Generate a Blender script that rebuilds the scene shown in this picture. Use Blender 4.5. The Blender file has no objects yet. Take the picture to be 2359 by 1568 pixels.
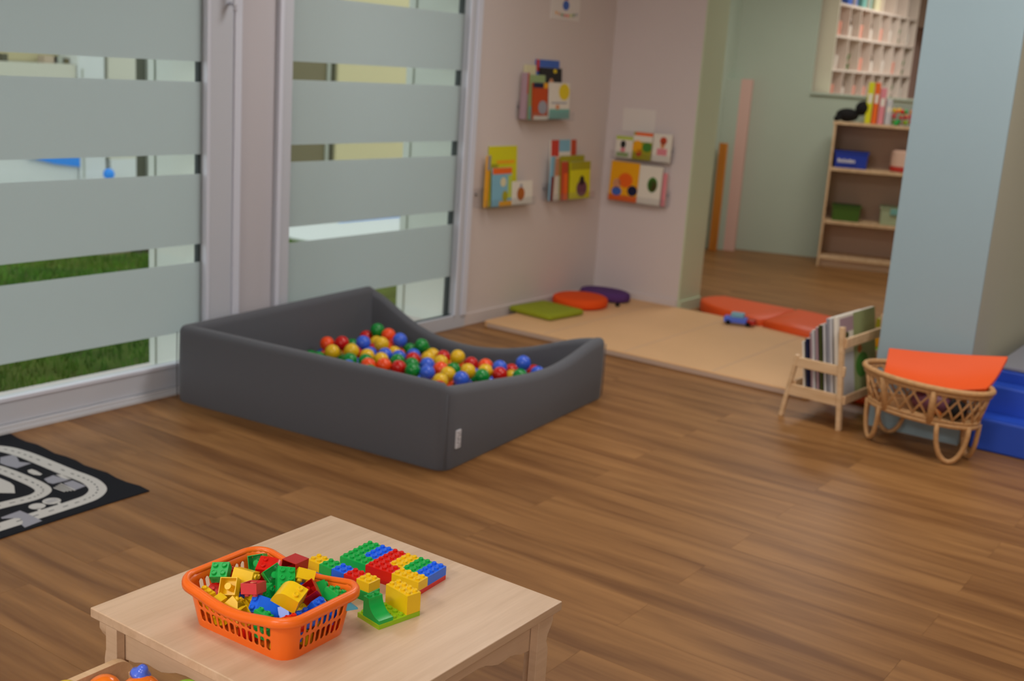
import bpy, bmesh, math, random
from math import radians as rad, sin, cos, pi
from mathutils import Vector, Matrix, Quaternion, Euler
random.seed(7)
SC = bpy.context.scene
COL = SC.collection

# ------------------------------------------------------------------ camera
cam_d = bpy.data.cameras.new('camera'); CAM = bpy.data.objects.new('camera', cam_d); COL.objects.link(CAM)
YAW, PIT, ROL, CH = 0.60543878, 0.23303696, -0.06808748, 1.5
_f = Vector((cos(YAW)*cos(PIT), sin(YAW)*cos(PIT), -sin(PIT))); _r = Vector((sin(YAW), -cos(YAW), 0)); _d = _f.cross(_r)
_r2 = _r*cos(ROL)+_d*sin(ROL); _d2 = -_r*sin(ROL)+_d*cos(ROL)
_m = Matrix((_r2, -_d2, -_f)).transposed().to_4x4(); _m.translation = (0, 0, CH); CAM.matrix_world = _m
cam_d.sensor_width = 36; cam_d.lens = 2695.985/2359*36
cam_d.dof.use_dof = True; cam_d.dof.focus_distance = 2.25; cam_d.dof.aperture_fstop = 3.9
cam_d.clip_end = 200
SC.camera = CAM

# ------------------------------------------------------------------ world and lamps
SC.view_settings.view_transform = 'Standard'; SC.view_settings.look = 'None'
SC.view_settings.exposure = 0.0; SC.view_settings.gamma = 1.0; SC.view_settings.use_curve_mapping = False
W = bpy.data.worlds.new('overcast_sky'); SC.world = W; W.use_nodes = True
W.node_tree.nodes['Background'].inputs[0].default_value = (0.93, 0.97, 1.0, 1)
W.node_tree.nodes['Background'].inputs[1].default_value = 1.55

def lamp(name, loc, size, power, col=(1, .97, .925), rot=(0, 0, 0)):
    l = bpy.data.lights.new(name, 'AREA'); l.shape = 'RECTANGLE'; l.size, l.size_y = size; l.energy = power; l.color = col
    o = bpy.data.objects.new(name, l); COL.objects.link(o); o.location = loc; o.rotation_euler = rot
    return o
lamp('ceiling_or_fill_lamp', (1.0, 1.6, 2.66), (.6, 1.2), 15)
lamp('ceiling_or_fill_lamp', (4.2, .4, 2.66), (.6, 1.2), 30)
lamp('ceiling_or_fill_lamp', (4.2, 2.6, 2.66), (.6, 1.2), 24)
lamp('ceiling_or_fill_lamp', (-1.6, 1.6, 2.66), (.6, 1.2), 66)  # added fill behind the camera, brightens vertical faces turned towards it
lamp('ceiling_or_fill_lamp', (-1.6, -1.6, 2.66), (.6, 1.2), 66)  # second added fill behind the camera, for the same faces
lamp('ceiling_or_fill_lamp', (6.6, -1.0, 2.66), (.6, 1.2), 24)  # added fill to brighten the pillar's side face and the foam steps
lamp('ceiling_or_fill_lamp', (8.4, 2.9, 2.66), (.6, 1.2), 25)
lamp('ceiling_or_fill_lamp', (10.9, 2.7, 2.66), (1.2, 1.2), 36)

# ------------------------------------------------------------------ helpers
def lin(c):
    return tuple(((v/255)/12.92 if v <= 10 else ((v/255+.055)/1.055)**2.4) for v in c)
MATS = {}
def mat(name, col, rough=.6, spec=.4, metal=0, noise=None, bump=0, bscale=200, sheen=0, coat=0):
    """col: sRGB 0-255 paint colour; noise = (scale, amount) gives a slight mottling of the colour."""
    m = bpy.data.materials.new(name); m.use_nodes = True; nt = m.node_tree; b = nt.nodes['Principled BSDF']
    c = lin(col)
    b.inputs['Base Color'].default_value = (*c, 1); b.inputs['Roughness'].default_value = rough
    b.inputs['Specular IOR Level'].default_value = spec; b.inputs['Metallic'].default_value = metal
    b.inputs['Sheen Weight'].default_value = sheen; b.inputs['Coat Weight'].default_value = coat
    if noise or bump:
        tc = nt.nodes.new('ShaderNodeTexCoord')
    if noise:
        n = nt.nodes.new('ShaderNodeTexNoise'); n.inputs['Scale'].default_value = noise[0]; n.inputs['Detail'].default_value = 4
        nt.links.new(tc.outputs['Object'], n.inputs['Vector'])
        r = nt.nodes.new('ShaderNodeValToRGB'); k = noise[1]
        r.color_ramp.elements[0].position = .3; r.color_ramp.elements[1].position = .7
        r.color_ramp.elements[0].color = (*[v*(1-k) for v in c], 1); r.color_ramp.elements[1].color = (*[min(1, v*(1+k)) for v in c], 1)
        nt.links.new(n.outputs['Fac'], r.inputs['Fac']); nt.links.new(r.outputs['Color'], b.inputs['Base Color'])
    if bump:
        n2 = nt.nodes.new('ShaderNodeTexNoise'); n2.inputs['Scale'].default_value = bscale; n2.inputs['Detail'].default_value = 3
        nt.links.new(tc.outputs['Object'], n2.inputs['Vector'])
        bp = nt.nodes.new('ShaderNodeBump'); bp.inputs['Strength'].default_value = bump; bp.inputs['Distance'].default_value = .002
        nt.links.new(n2.outputs['Fac'], bp.inputs['Height']); nt.links.new(bp.outputs['Normal'], b.inputs['Normal'])
    MATS[name] = m; return m

def wood(name, dark, light, stretch=(2.2, 22, 22), rough=.5, spec=.35, perobj=0.0, detail=6, dist=1.2, grainscale=1.0):
    """procedural wood: long streaks; perobj varies tone and grain position from piece to piece."""
    m = bpy.data.materials.new(name); m.use_nodes = True; nt = m.node_tree; b = nt.nodes['Principled BSDF']; N = nt.nodes.new; L = nt.links.new
    b.inputs['Roughness'].default_value = rough; b.inputs['Specular IOR Level'].default_value = spec
    tc = N('ShaderNodeTexCoord'); mp = N('ShaderNodeMapping'); mp.inputs['Scale'].default_value = stretch
    L(tc.outputs['Object'], mp.inputs['Vector'])
    vec = mp.outputs['Vector']
    if perobj:
        oi = N('ShaderNodeObjectInfo'); mu = N('ShaderNodeMath'); mu.operation = 'MULTIPLY'; mu.inputs[1].default_value = 97.0
        L(oi.outputs['Random'], mu.inputs[0]); ad = N('ShaderNodeVectorMath'); ad.operation = 'ADD'
        L(vec, ad.inputs[0]); L(mu.outputs[0], ad.inputs[1]); vec = ad.outputs[0]
    n1 = N('ShaderNodeTexNoise'); n1.inputs['Scale'].default_value = 1.0*grainscale; n1.inputs['Detail'].default_value = detail; n1.inputs['Distortion'].default_value = dist
    n2 = N('ShaderNodeTexNoise'); n2.inputs['Scale'].default_value = 5.5*grainscale; n2.inputs['Detail'].default_value = 3
    L(vec, n1.inputs['Vector']); L(vec, n2.inputs['Vector'])
    mx = N('ShaderNodeMath'); mx.operation = 'MULTIPLY_ADD'; mx.inputs[1].default_value = .22; L(n2.outputs['Fac'], mx.inputs[0])
    sc = N('ShaderNodeMath'); sc.operation = 'MULTIPLY'; sc.inputs[1].default_value = .8; L(n1.outputs['Fac'], sc.inputs[0]); L(sc.outputs[0], mx.inputs[2])
    r = N('ShaderNodeValToRGB'); r.color_ramp.elements[0].position = .34; r.color_ramp.elements[1].position = .66
    r.color_ramp.elements[0].color = (*lin(dark), 1); r.color_ramp.elements[1].color = (*lin(light), 1); L(mx.outputs[0], r.inputs['Fac'])
    colr = r.outputs['Color']
    if perobj:
        hs = N('ShaderNodeHueSaturation'); mr = N('ShaderNodeMapRange'); mr.inputs['To Min'].default_value = 1-perobj; mr.inputs['To Max'].default_value = 1+perobj
        L(oi.outputs['Random'], mr.inputs['Value']); L(mr.outputs['Result'], hs.inputs['Value']); L(colr, hs.inputs['Color']); colr = hs.outputs['Color']
    L(colr, b.inputs['Base Color']); MATS[name] = m; return m

class MB:
    """collects shapes that become ONE mesh object"""
    def __init__(s): s.v = []; s.f = []
    def add(s, vs, fs):
        k = len(s.v); s.v += [tuple(v) for v in vs]; s.f += [tuple(i+k for i in f) for f in fs]; return s
    def box(s, a, b, M=None):
        vs = [Vector((x, y, z)) for x in (a[0], b[0]) for y in (a[1], b[1]) for z in (a[2], b[2])]
        if M: vs = [M @ v for v in vs]
        return s.add(vs, [(0, 1, 3, 2), (4, 6, 7, 5), (0, 4, 5, 1), (2, 3, 7, 6), (0, 2, 6, 4), (1, 5, 7, 3)])
    def prism(s, poly, h0, h1, M=None):
        """poly in xy, extruded from z=h0 to h1, then M"""
        n = len(poly); vs = [Vector((p[0], p[1], h)) for h in (h0, h1) for p in poly]
        if M: vs = [M @ v for v in vs]
        return s.add(vs, [tuple(range(n-1, -1, -1)), tuple(range(n, 2*n))]+[(i, (i+1) % n, n+(i+1) % n, n+i) for i in range(n)])
    def tube(s, path, r, n=8, closed=False):
        path = [Vector(p) for p in path]; m = len(path); rings = []; up = None
        for i, p in enumerate(path):
            if closed: t = path[(i+1) % m]-path[i-1]
            else: t = path[min(i+1, m-1)]-path[max(i-1, 0)]
            t.normalize()
            if up is None: up = t.orthogonal().normalized()
            up = (up-t*up.dot(t)).normalized(); w = t.cross(up)
            rr = r[i] if isinstance(r, (list, tuple)) else r
            rings.append([p+(up*cos(2*pi*k/n)+w*sin(2*pi*k/n))*rr for k in range(n)])
        vs = [v for q in rings for v in q]; fs = []
        for i in range(m if closed else m-1):
            j = (i+1) % m
            fs += [(i*n+k, i*n+(k+1) % n, j*n+(k+1) % n, j*n+k) for k in range(n)]
        if not closed: fs += [tuple(range(n-1, -1, -1)), tuple((m-1)*n+k for k in range(n))]
        return s.add(vs, fs)
    def lathe(s, prof, n=24, M=None):
        """prof: (radius, z) from bottom to top"""
        vs = []; fs = []
        for r, z in prof: vs += [Vector((r*cos(2*pi*k/n), r*sin(2*pi*k/n), z)) for k in range(n)]
        if M: vs = [M @ v for v in vs]
        for i in range(len(prof)-1): fs += [(i*n+k, i*n+(k+1) % n, (i+1)*n+(k+1) % n, (i+1)*n+k) for k in range(n)]
        fs += [tuple(range(n-1, -1, -1)), tuple((len(prof)-1)*n+k for k in range(n))]
        return s.add(vs, fs)
    def quad(s, a, b, c, d): return s.add([a, b, c, d], [(0, 1, 2, 3)])
    def mesh(s, name):
        me = bpy.data.meshes.new(name); me.from_pydata(s.v, [], s.f); me.update()
        bm = bmesh.new(); bm.from_mesh(me); bmesh.ops.recalc_face_normals(bm, faces=bm.faces); bm.to_mesh(me); bm.free()
        return me
    def build(s, name, m, parent=None, bevel=0, smooth=False, loc=None, seg=2, rot=None):
        me = s.mesh(name); o = bpy.data.objects.new(name, me); COL.objects.link(o)
        me.materials.append(MATS[m] if isinstance(m, str) else m)
        if parent: o.parent = parent
        if loc: o.location = loc
        if rot: o.rotation_euler = rot
        if smooth:
            for p in me.polygons: p.use_smooth = True
            if smooth == 'auto': me.set_sharp_from_angle(angle=rad(40))
        if bevel:
            b = o.modifiers.new('bevel', 'BEVEL'); b.width = bevel; b.segments = seg; b.limit_method = 'ANGLE'; b.angle_limit = rad(35)
            for p in me.polygons: p.use_smooth = True
            b.harden_normals = True
        return o

def tag(o, label=None, cat=None, group=None, kind=None):
    if label: o['label'] = label
    if cat: o['category'] = cat
    if group: o['group'] = group
    if kind: o['kind'] = kind
    return o
def empty(name, loc=(0, 0, 0), rz=0, label=None, cat=None, group=None, kind=None, rot=None):
    o = bpy.data.objects.new(name, None); COL.objects.link(o); o.location = loc; o.rotation_euler = rot or (0, 0, rz); o.empty_display_size = .05
    return tag(o, label, cat, group, kind)
def frame(o, n, d):
    """4x4 with local x along o->d horizontally"""
    return None
def rrect(a, b, r, k=6, cx=0, cy=0):
    """rounded rectangle outline, half sizes a,b, counter-clockwise"""
    out = []
    for sx, sy, t0 in ((1, 1, 0), (-1, 1, pi/2), (-1, -1, pi), (1, -1, 3*pi/2)):
        for i in range(k+1):
            t = t0+pi/2*i/k; out.append((cx+sx*(a-r)+r*cos(t), cy+sy*(b-r)+r*sin(t)))
    return out

# ------------------------------------------------------------------ materials
wood('floor_oak', (118, 77, 39), (161, 115, 67), stretch=(13, 1.0, 1), rough=.42, spec=.3, perobj=.05, dist=.5, detail=3)
wood('birch', (206, 168, 126), (228, 196, 156), stretch=(30, 3, 30), rough=.4, spec=.35, dist=.3)
wood('table_beech', (206, 174, 142), (222, 192, 162), stretch=(3, 40, 40), rough=.3, spec=.4, dist=.25)
wood('table_side', (210, 178, 146), (224, 194, 164), stretch=(3, 3, 40), rough=.45, dist=.25)
wood('plank_orange', (196, 116, 34), (214, 136, 50), stretch=(20, 20, 2), rough=.5)
mat('wall_pink', (214, 203, 200), .85, .2, noise=(1.5, .02))
mat('wall_pier', (196, 192, 198), .8, .2)
mat('wall_lilac', (216, 206, 206), .85, .2, noise=(1.5, .02))
mat('wall_sage', (190, 202, 186), .85, .2, noise=(1.5, .02))
mat('wall_olive', (200, 212, 184), .85, .2)
mat('pillar_blue', (156, 178, 187), .8, .2, noise=(1.2, .02))
mat('wall_taupe', (178, 175, 155), .85, .2)
mat('wall_rose', (226, 188, 176), .8, .2)
mat('ceiling_white', (228, 222, 214), .9, .2)
mat('frame_white', (198, 202, 212), .35, .45)
mat('frame_edge', (216, 220, 234), .3, .45)
mat('sill_grey', (204, 206, 212), .35, .45)
mat('jamb_white', (224, 228, 222), .7, .3)
mat('gasket_black', (46, 58, 60), .6, .3)
mat('seam_brown', (92, 60, 32), .8, .2)
mat('foam_grey', (95, 97, 104), .95, .1, noise=(900, .14), bump=.35, bscale=1400, sheen=.15)
mat('tag_white', (216, 216, 222), .7)
mat('tag_ink', (120, 122, 134), .8)
mat('mat_beige', (226, 182, 134), .55, .3, noise=(3, .03))
mat('mat_edge', (196, 170, 152), .6, .3)
mat('pad_orange', (240, 92, 32), .45, .35)
mat('pad_side', (236, 90, 6), .5, .35)
mat('cushion_green', (148, 158, 40), .8, .2, bump=.2, bscale=500)
mat('cushion_orange', (236, 84, 24), .8, .2, bump=.2, bscale=500)
mat('cushion_purple', (92, 58, 118), .85, .2, bump=.2, bscale=500)
mat('vinyl_blue', (42, 84, 200), .4, .4)
mat('vinyl_sky', (92, 128, 178), .4, .4)
mat('vinyl_blue_sheen', (150, 152, 164), .4, .4)  # blue vinyl with reflected window light put into its colour
mat('rattan', (196, 150, 100), .5, .35, noise=(60, .12))
mat('black', (28, 26, 26), .8, .2)
mat('rug_black', (34, 36, 42), .95, .1, noise=(500, .15))
mat('rug_white', (204, 204, 202), .95, .1)
mat('rug_grey', (158, 160, 172), .95, .1)
for n, c in dict(red=(226, 30, 18), darkred=(190, 18, 14), rose=(220, 66, 70), green=(26, 184, 80), yellow=(250, 206, 24), blue=(34, 112, 250), lime=(158, 206, 28), orange=(248, 104, 24)).items():
    mat('plastic_'+n, c, .24, .45)
mat('basket_orange', (255, 116, 30), .3, .45)
for n, c in dict(R=(206, 24, 18), O=(252, 82, 26), Y=(238, 192, 26), G=(14, 140, 54), B=(60, 102, 226)).items():
    mat('ball_'+n, c, .22, .5)
mat('tip_cyan', (90, 190, 226), .3, .5)
mat('toy_orange', (248, 124, 26), .2, .5); mat('toy_blue', (84, 116, 236), .2, .5); mat('toy_yellow', (226, 186, 20), .25, .5)
PAL = dict(yellow=(232, 206, 30), lemon=(216, 212, 24), orange=(238, 104, 30), red=(206, 62, 48), brick=(196, 74, 22), blue=(66, 104, 190), navy=(24, 30, 66), black=(36, 36, 36), teal=(120, 178, 168),
           white=(232, 226, 214), cream=(222, 214, 176), lightgreen=(154, 178, 122), lime=(186, 204, 84), sky=(130, 184, 208), skin=(214, 150, 110), brown=(176, 96, 30), amber=(240, 170, 20), pink=(226, 140, 150),
           olive=(166, 160, 30), plum=(110, 66, 84), grey=(156, 158, 170), green=(70, 130, 50), darkgreen=(58, 66, 26), mauve=(168, 140, 150), ltgrey=(196, 196, 200), maroon=(120, 40, 44), sage=(150, 160, 112), rust=(190, 70, 40))
for n, c in PAL.items(): mat('print_'+n, c, .45, .35)
mat('paper_white', (226, 220, 216), .7, .3)
mat('bin_blue', (34, 62, 170), .45, .4); mat('bin_green', (70, 104, 30), .5, .4); mat('bin_pale', (170, 182, 146), .5, .4); mat('tub_cream', (226, 188, 166), .5, .4); mat('tub_red', (190, 52, 40), .5, .4)
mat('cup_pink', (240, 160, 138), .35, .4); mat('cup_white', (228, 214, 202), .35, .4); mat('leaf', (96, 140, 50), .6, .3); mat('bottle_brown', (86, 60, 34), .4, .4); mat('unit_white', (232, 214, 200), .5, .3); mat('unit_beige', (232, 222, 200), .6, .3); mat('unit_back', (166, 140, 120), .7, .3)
mat('ext_white', (214, 218, 216), .8, .2); mat('ext_pale', (206, 204, 188), .8, .2); mat('ext_cream', (204, 194, 152), .8, .2); mat('ext_olive', (112, 104, 74), .5, .4); mat('ext_grey', (172, 176, 164), .8, .2); mat('ext_blue', (46, 142, 240), .4, .4); mat('ext_tan', (190, 172, 150), .8, .2); mat('ext_dark', (84, 84, 66), .7, .3)
mat('soil', (74, 92, 34), .95, .1, noise=(6, .3)); mat('grass', (84, 128, 40), .8, .2, noise=(2.5, .35))
mat('steel', (150, 154, 160), .3, .5, metal=.9)

def glassy(name, col, trans, rough=.05):
    m = bpy.data.materials.new(name); m.use_nodes = True; nt = m.node_tree; nt.nodes.remove(nt.nodes['Principled BSDF'])
    o = nt.nodes['Material Output']; t = nt.nodes.new('ShaderNodeBsdfTransparent'); t.inputs[0].default_value = (*col, 1)
    g = nt.nodes.new('ShaderNodeBsdfGlossy'); g.inputs['Roughness'].default_value = rough; g.inputs[0].default_value = (.9, .9, .9, 1)
    fr = nt.nodes.new('ShaderNodeLayerWeight'); fr.inputs['Blend'].default_value = .5
    pw = nt.nodes.new('ShaderNodeMath'); pw.operation = 'POWER'; pw.inputs[1].default_value = 4.5; nt.links.new(fr.outputs['Facing'], pw.inputs[0])
    k = nt.nodes.new('ShaderNodeMath'); k.operation = 'MULTIPLY_ADD'; k.inputs[1].default_value = .9*trans; k.inputs[2].default_value = .04*trans
    nt.links.new(pw.outputs[0], k.inputs[0])
    mx = nt.nodes.new('ShaderNodeMixShader'); nt.links.new(k.outputs[0], mx.inputs[0]); nt.links.new(t.outputs[0], mx.inputs[1]); nt.links.new(g.outputs[0], mx.inputs[2]); nt.links.new(mx.outputs[0], o.inputs[0])
    MATS[name] = m
glassy('window_glass', (.95, .98, .96), 1.0)
glassy('clear_acrylic', (.95, .955, .965), .8, .15)
def frosted():
    m = bpy.data.materials.new('frosted_film'); m.use_nodes = True; nt = m.node_tree; nt.nodes.remove(nt.nodes['Principled BSDF'])
    o = nt.nodes['Material Output']; d = nt.nodes.new('ShaderNodeBsdfDiffuse'); d.inputs[0].default_value = (.54, .58, .58, 1)
    t = nt.nodes.new('ShaderNodeBsdfTranslucent'); t.inputs[0].default_value = (.53, .61, .64, 1)
    mx = nt.nodes.new('ShaderNodeMixShader'); mx.inputs[0].default_value = .5
    nt.links.new(d.outputs[0], mx.inputs[1]); nt.links.new(t.outputs[0], mx.inputs[2]); nt.links.new(mx.outputs[0], o.inputs[0]); MATS['frosted_film'] = m
frosted()

# ------------------------------------------------------------------ room shell
def struct(name, mb, m, parent=None, **k):
    o = mb.build(name, m, parent, **k)
    if parent is None: o['kind'] = 'structure'
    return o
FL = struct('floor', MB().box((-2.6, -3.6, -.16), (15, 4.0, -.006)), 'seam_brown')
# planks run along y, 184 mm wide, end joints staggered by half a length
PW, PL = .184, 1.356
pm = MB().box((.0003, .0003, -.006), (PW-.0003, PL-.0003, 0)).mesh('plank'); pm.materials.append(MATS['floor_oak'])
k = -10
while True:
    x = 2.648+PW*k
    if x > 10.6: break
    y0 = (1.416 if k % 2 == 0 else .738)
    for n in range(-3, 3):
        y = y0+PL*n
        if y < -1.4 or y > 4.3 or (y > 3.9 and x < 7.2) or (x > 8.4 and y < 1.0) or (x < 2.2 and y < -.7): continue
        o = bpy.data.objects.new('plank', pm); COL.objects.link(o); o.parent = FL; o.location = (x, y, 0)
        if y+PL > 4.0 and x < 7.2: o.scale.y = (4.0-y)/PL
    k += 1
struct('ceiling', MB().box((-2.6, -3.6, 2.7), (15, 4.6, 2.8)), 'ceiling_white')
# window wall: piers and a header, 40 cm thick
wl = MB()
for a, b in ((-2.6, 1.33), (5.262, 6.70)): wl.box((a, 4.0, -.16), (b, 4.372, 2.7))
for a, b in ((1.33, 3.55), (3.77, 5.262)): wl.box((a, 4.0, 2.2), (b, 4.40, 2.7)); wl.box((a, 4.03, -.16), (b, 4.40, 0.02))
struct('wall_left', wl, 'wall_pink')
struct('wall_left_pier', MB().box((3.55, 4.0, -.16), (3.77, 4.372, 2.7)), 'wall_pier')
far = struct('wall_far', MB().box((6.70, 3.365, 0), (7.0, 4.6, 2.7)), 'wall_lilac')
MB().box((6.702, 3.355, 0), (7.0, 3.366, 2.7)).build('end_facing', 'wall_olive', far)
MB().box((6.71, 3.345, 0), (7.0, 3.356, .07)).build('skirting', 'wall_olive', far)
pil = struct('wall_pillar', MB().box((5.17, 1.172, 0), (8.1, 1.57, 2.7)), 'wall_taupe')
MB().box((5.16, 1.170, 0), (5.171, 1.571, 2.7)).build('front_facing', 'pillar_blue', pil)
struct('wall_right', MB().box((-2.6, -3.7, 0), (8.2, -3.6, 2.7)), 'ceiling_white')
struct('wall_rear', MB().box((-2.7, -3.7, 0), (-2.6, 4.4, 2.7)), 'ceiling_white')
struct('wall_right_far', MB().box((8.1, -3.7, 0), (8.2, 1.57, 2.7)), 'wall_taupe')
# skirting boards
struct('baseboard_left', MB().box((5.262, 3.985, 0), (6.70, 4.001, .07)), 'wall_pink', bevel=.003)
struct('baseboard_far', MB().box((6.688, 3.37, 0), (6.701, 3.985, .08)), 'wall_lilac', bevel=.003)

# back room, turned about 20 degrees: sage half wall, interior opening, next room behind
BR = Matrix.Translation((9.49, 3.506, 0)) @ Matrix(((.335, .942, 0, 0), (-.942, .335, 0, 0), (0, 0, 1, 0), (0, 0, 0, 1)))   # local x along the bookshelf front, local y away from the camera
wb = MB()
wb.box((-2.2, .50, 0), (-.235, .62, 2.7), BR); wb.box((-.235, .50, 0), (3.2, .62, 1.41), BR); wb.box((-.235, .50, 2.45), (3.2, .62, 2.7), BR)
bw = struct('wall_back_room', wb, 'wall_sage')
MB().box((-2.2, .36, 0), (-.82, .50, 1.485), BR).build('lower_cladding', 'wall_sage', bw)
MB().box((-.82, .36, 0), (-.725, .50, 1.49), BR).build('rose_strip', 'wall_rose', bw)
MB().box((-.975, .475, 1.485), (-.955, .50, 2.7), BR).build('dark_joint', 'ext_dark', bw)
MB().box((-.235, .47, 1.40), (3.2, .63, 1.42), BR).build('opening_sill', 'wall_sage', bw)
struct('wall_next_room', MB().box((9.96, 4.05, 0), (15, 4.15, 2.7)), 'wall_rose')
struct('wall_next_room_end', MB().box((14.6, -1, 0), (14.7, 4.1, 2.7)), 'wall_rose')
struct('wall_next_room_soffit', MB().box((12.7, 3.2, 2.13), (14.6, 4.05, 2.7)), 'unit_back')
struct('wall_back_room_left', MB().box((7.0, 4.52, 0), (9.9, 4.62, 2.7)), 'wall_sage')
struct('wall_back_room_right', MB().box((8.1, .9, 0), (14.6, 1.0, 2.7)), 'wall_sage')
bd = tag(MB().box((9.40, 4.40, 0), (9.43, 4.47, .94)).build('wooden_board', 'plank_orange', bevel=.004), 'orange-brown upright wooden board beside the pink strip in the back room', 'board')

# ------------------------------------------------------------------ glazed door and window with frosted bands
d1 = empty('door_1', (0, 0, 0), kind='structure')
f = MB()
f.box((3.366, 3.982, .03), (3.512, 4.03, 2.16)); f.box((1.36, 3.982, .03), (3.366, 4.03, .131)); f.box((1.36, 3.982, 2.05), (3.366, 4.03, 2.16)); f.box((1.36, 3.982, .131), (1.46, 4.03, 2.05))
f.build('sash', 'frame_white', d1, bevel=.003)
MB().box((3.364, 3.976, .131), (3.382, 4.0, 2.05)).build('glazing_bead', 'frame_edge', d1, bevel=.002)
MB().box((1.46, 3.976, .118), (3.366, 4.0, .134)).build('glazing_bead', 'frame_edge', d1, bevel=.002)
fr = MB().box((3.512, 3.972, 0), (3.552, 4.03, 2.2)); fr.box((1.33, 3.985, 2.16), (3.512, 4.03, 2.2)); fr.box((1.33, 3.972, 0), (1.36, 4.03, 2.2)); fr.build('frame', 'frame_edge', d1, bevel=.004)
th = MB().box((1.33, 3.962, 0), (3.56, 4.03, .029)); th.box((1.33, 3.952, 0), (3.56, 3.962, .014)); th.build('threshold', 'sill_grey', d1, bevel=.002)
MB().box((1.46, 4.012, .131), (3.366, 4.018, 2.05)).build('pane', 'window_glass', d1)
MB().box((3.346, 4.019, .131), (3.366, 4.034, 2.05)).build('gasket', 'gasket_black', d1)
for a, b in ((.259, .562), (.641, .945), (1.028, 1.331), (1.414, 1.716), (1.80, 2.05)):
    MB().quad((1.46, 4.008, a), (3.364, 4.008, a), (3.364, 4.008, b), (1.46, 4.008, b)).build('frosted_band', 'frosted_film', d1)
h = MB().tube([(3.478, 3.975, 1.66), (3.478, 3.935, 1.66), (3.474, 3.935, 1.63)], .008); h.tube([(3.478, 3.938, 1.78), (3.476, 3.936, 1.66), (3.470, 3.934, 1.645)], [.011, .010, .007], 8)
h.build('handle', 'frame_edge', d1, smooth=True)
w2 = empty('window_2', (0, 0, 0), kind='structure')
f = MB(); f.box((3.772, 3.982, 0), (3.862, 4.03, 2.2)); f.box((5.150, 3.982, 0), (5.262, 4.03, 2.2)); f.box((3.862, 3.982, 0), (5.150, 4.03, .078)); f.box((3.862, 3.982, 2.12), (5.150, 4.03, 2.2))
f.build('frame', 'frame_white', w2, bevel=.003)
MB().box((3.772, 3.972, 0), (3.796, 3.983, 2.2)).build('cover_strip', 'frame_edge', w2, bevel=.003)
MB().box((5.214, 3.972, .07), (5.258, 3.983, 2.2)).build('cover_strip', 'frame_edge', w2, bevel=.003)
MB().box((5.150, 3.974, .078), (5.168, 3.99, 2.12)).build('glazing_bead', 'frame_edge', w2, bevel=.002)
MB().box((3.862, 4.012, .078), (5.150, 4.018, 2.12)).build('pane', 'window_glass', w2)
MB().box((5.118, 4.019, .078), (5.150, 4.034, 2.12)).build('gasket', 'gasket_black', w2)
MB().box((3.862, 4.000, .074), (5.150, 4.012, .084)).build('gasket', 'gasket_black', w2)
for a, b in ((.303, .600), (.674, .980), (1.059, 1.355), (1.437, 1.732), (1.815, 2.12)):
    MB().quad((3.862, 4.008, a), (5.136, 4.008, a), (5.136, 4.008, b), (3.862, 4.008, b)).build('frosted_band', 'frosted_film', w2)
# white outer reveals beside the panes
for i, x in enumerate((3.372, 5.152)):
    rv = struct('trim_%d' % (i+1), MB().box((x, 4.06, -.16), (x+.178 if i == 0 else x+.108, 4.378 if i == 0 else 4.412, 2.2)), 'jamb_white')
    MB().box((x-.005, 4.326 if i == 0 else 4.352, 0), (x, 4.333 if i == 0 else 4.362, 2.2)).build('shutter_rail', 'ext_grey', rv)
struct('trim_3', MB().box((3.66, 4.06, -.16), (3.865, 4.41, 2.2)), 'jamb_white')
struct('trim_4', MB().box((1.33, 4.06, 2.2), (5.262, 4.42, 2.215)), 'jamb_white')

# ------------------------------------------------------------------ courtyard outside
struct('ground_outside', MB().box((-2, 4.40, -.3), (14, 7.95, -.03)), 'soil')
random.seed(5)
g = MB()
for i in range(26000):
    x = random.uniform(2.3, 8.3); y = random.uniform(4.43, 7.9)
    if x < 1.5+(y-4.4)*.45 or x > 3.6+(y-4.4)*1.35 or (x > 6.65 and y > 6.1) or (5.0 < x < 5.6 and y > 6.96): continue
    a = random.uniform(0, 6.28); hgt = random.uniform(.03, .06); w_ = .004+.0012*(y-4.4); dx, dy = cos(a)*w_, sin(a)*w_; lx, ly = random.uniform(-.02, .02), random.uniform(-.02, .02)
    g.add([(x-dx, y-dy, -.032), (x+dx, y+dy, -.032), (x+lx, y+ly, -.03+hgt)], [(0, 1, 2)])
me = bpy.data.meshes.new('lawn'); me.from_pydata(g.v, [], g.f); me.materials.append(MATS['grass'])
lawn = bpy.data.objects.new('lawn_grass', me); COL.objects.link(lawn); tag(lawn, 'short green lawn grass outside behind the glazed door', 'grass', kind='stuff')
struct('ground_terrace', MB().box((-2, 7.95, -.6), (14, 14, -.10)), 'ext_white')
nb = empty('neighbouring_building', (8, 9, 0), label='white neighbouring building across the lawn, seen in slices through the clear glass bands', cat='building')
def nbp(name, m, a, b): MB().box((a[0]-8, a[1]-9, a[2]), (b[0]-8, b[1]-9, b[2])).build(name, m, nb)
nbp('wall', 'ext_white', (1, 9.30, -.1), (13.5, 9.5, 4))
nbp('base_wall', 'ext_white', (1, 9.0, -.1), (6.19, 9.3, .62))
nbp('parapet', 'ext_pale', (2, 9.0, .55), (6.19, 9.08, 1.232))
nbp('cream_room', 'ext_cream', (2, 9.25, 1.232), (6.19, 9.29, 1.9))
nbp('pillar', 'ext_white', (6.20, 8.98, -.1), (6.457, 9.3, 4)); nbp('pillar_joint', 'ext_grey', (6.228, 8.975, -.1), (6.245, 8.981, 1.2))
nbp('dark_gap', 'ext_dark', (6.457, 9.1, -.1), (6.51, 9.3, 4))
nbp('cream_panel', 'ext_pale', (6.51, 9.0, .42), (6.80, 9.3, 4)); nbp('white_panel', 'ext_white', (6.52, 8.99, -.1), (6.79, 9.3, .42))
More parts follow.
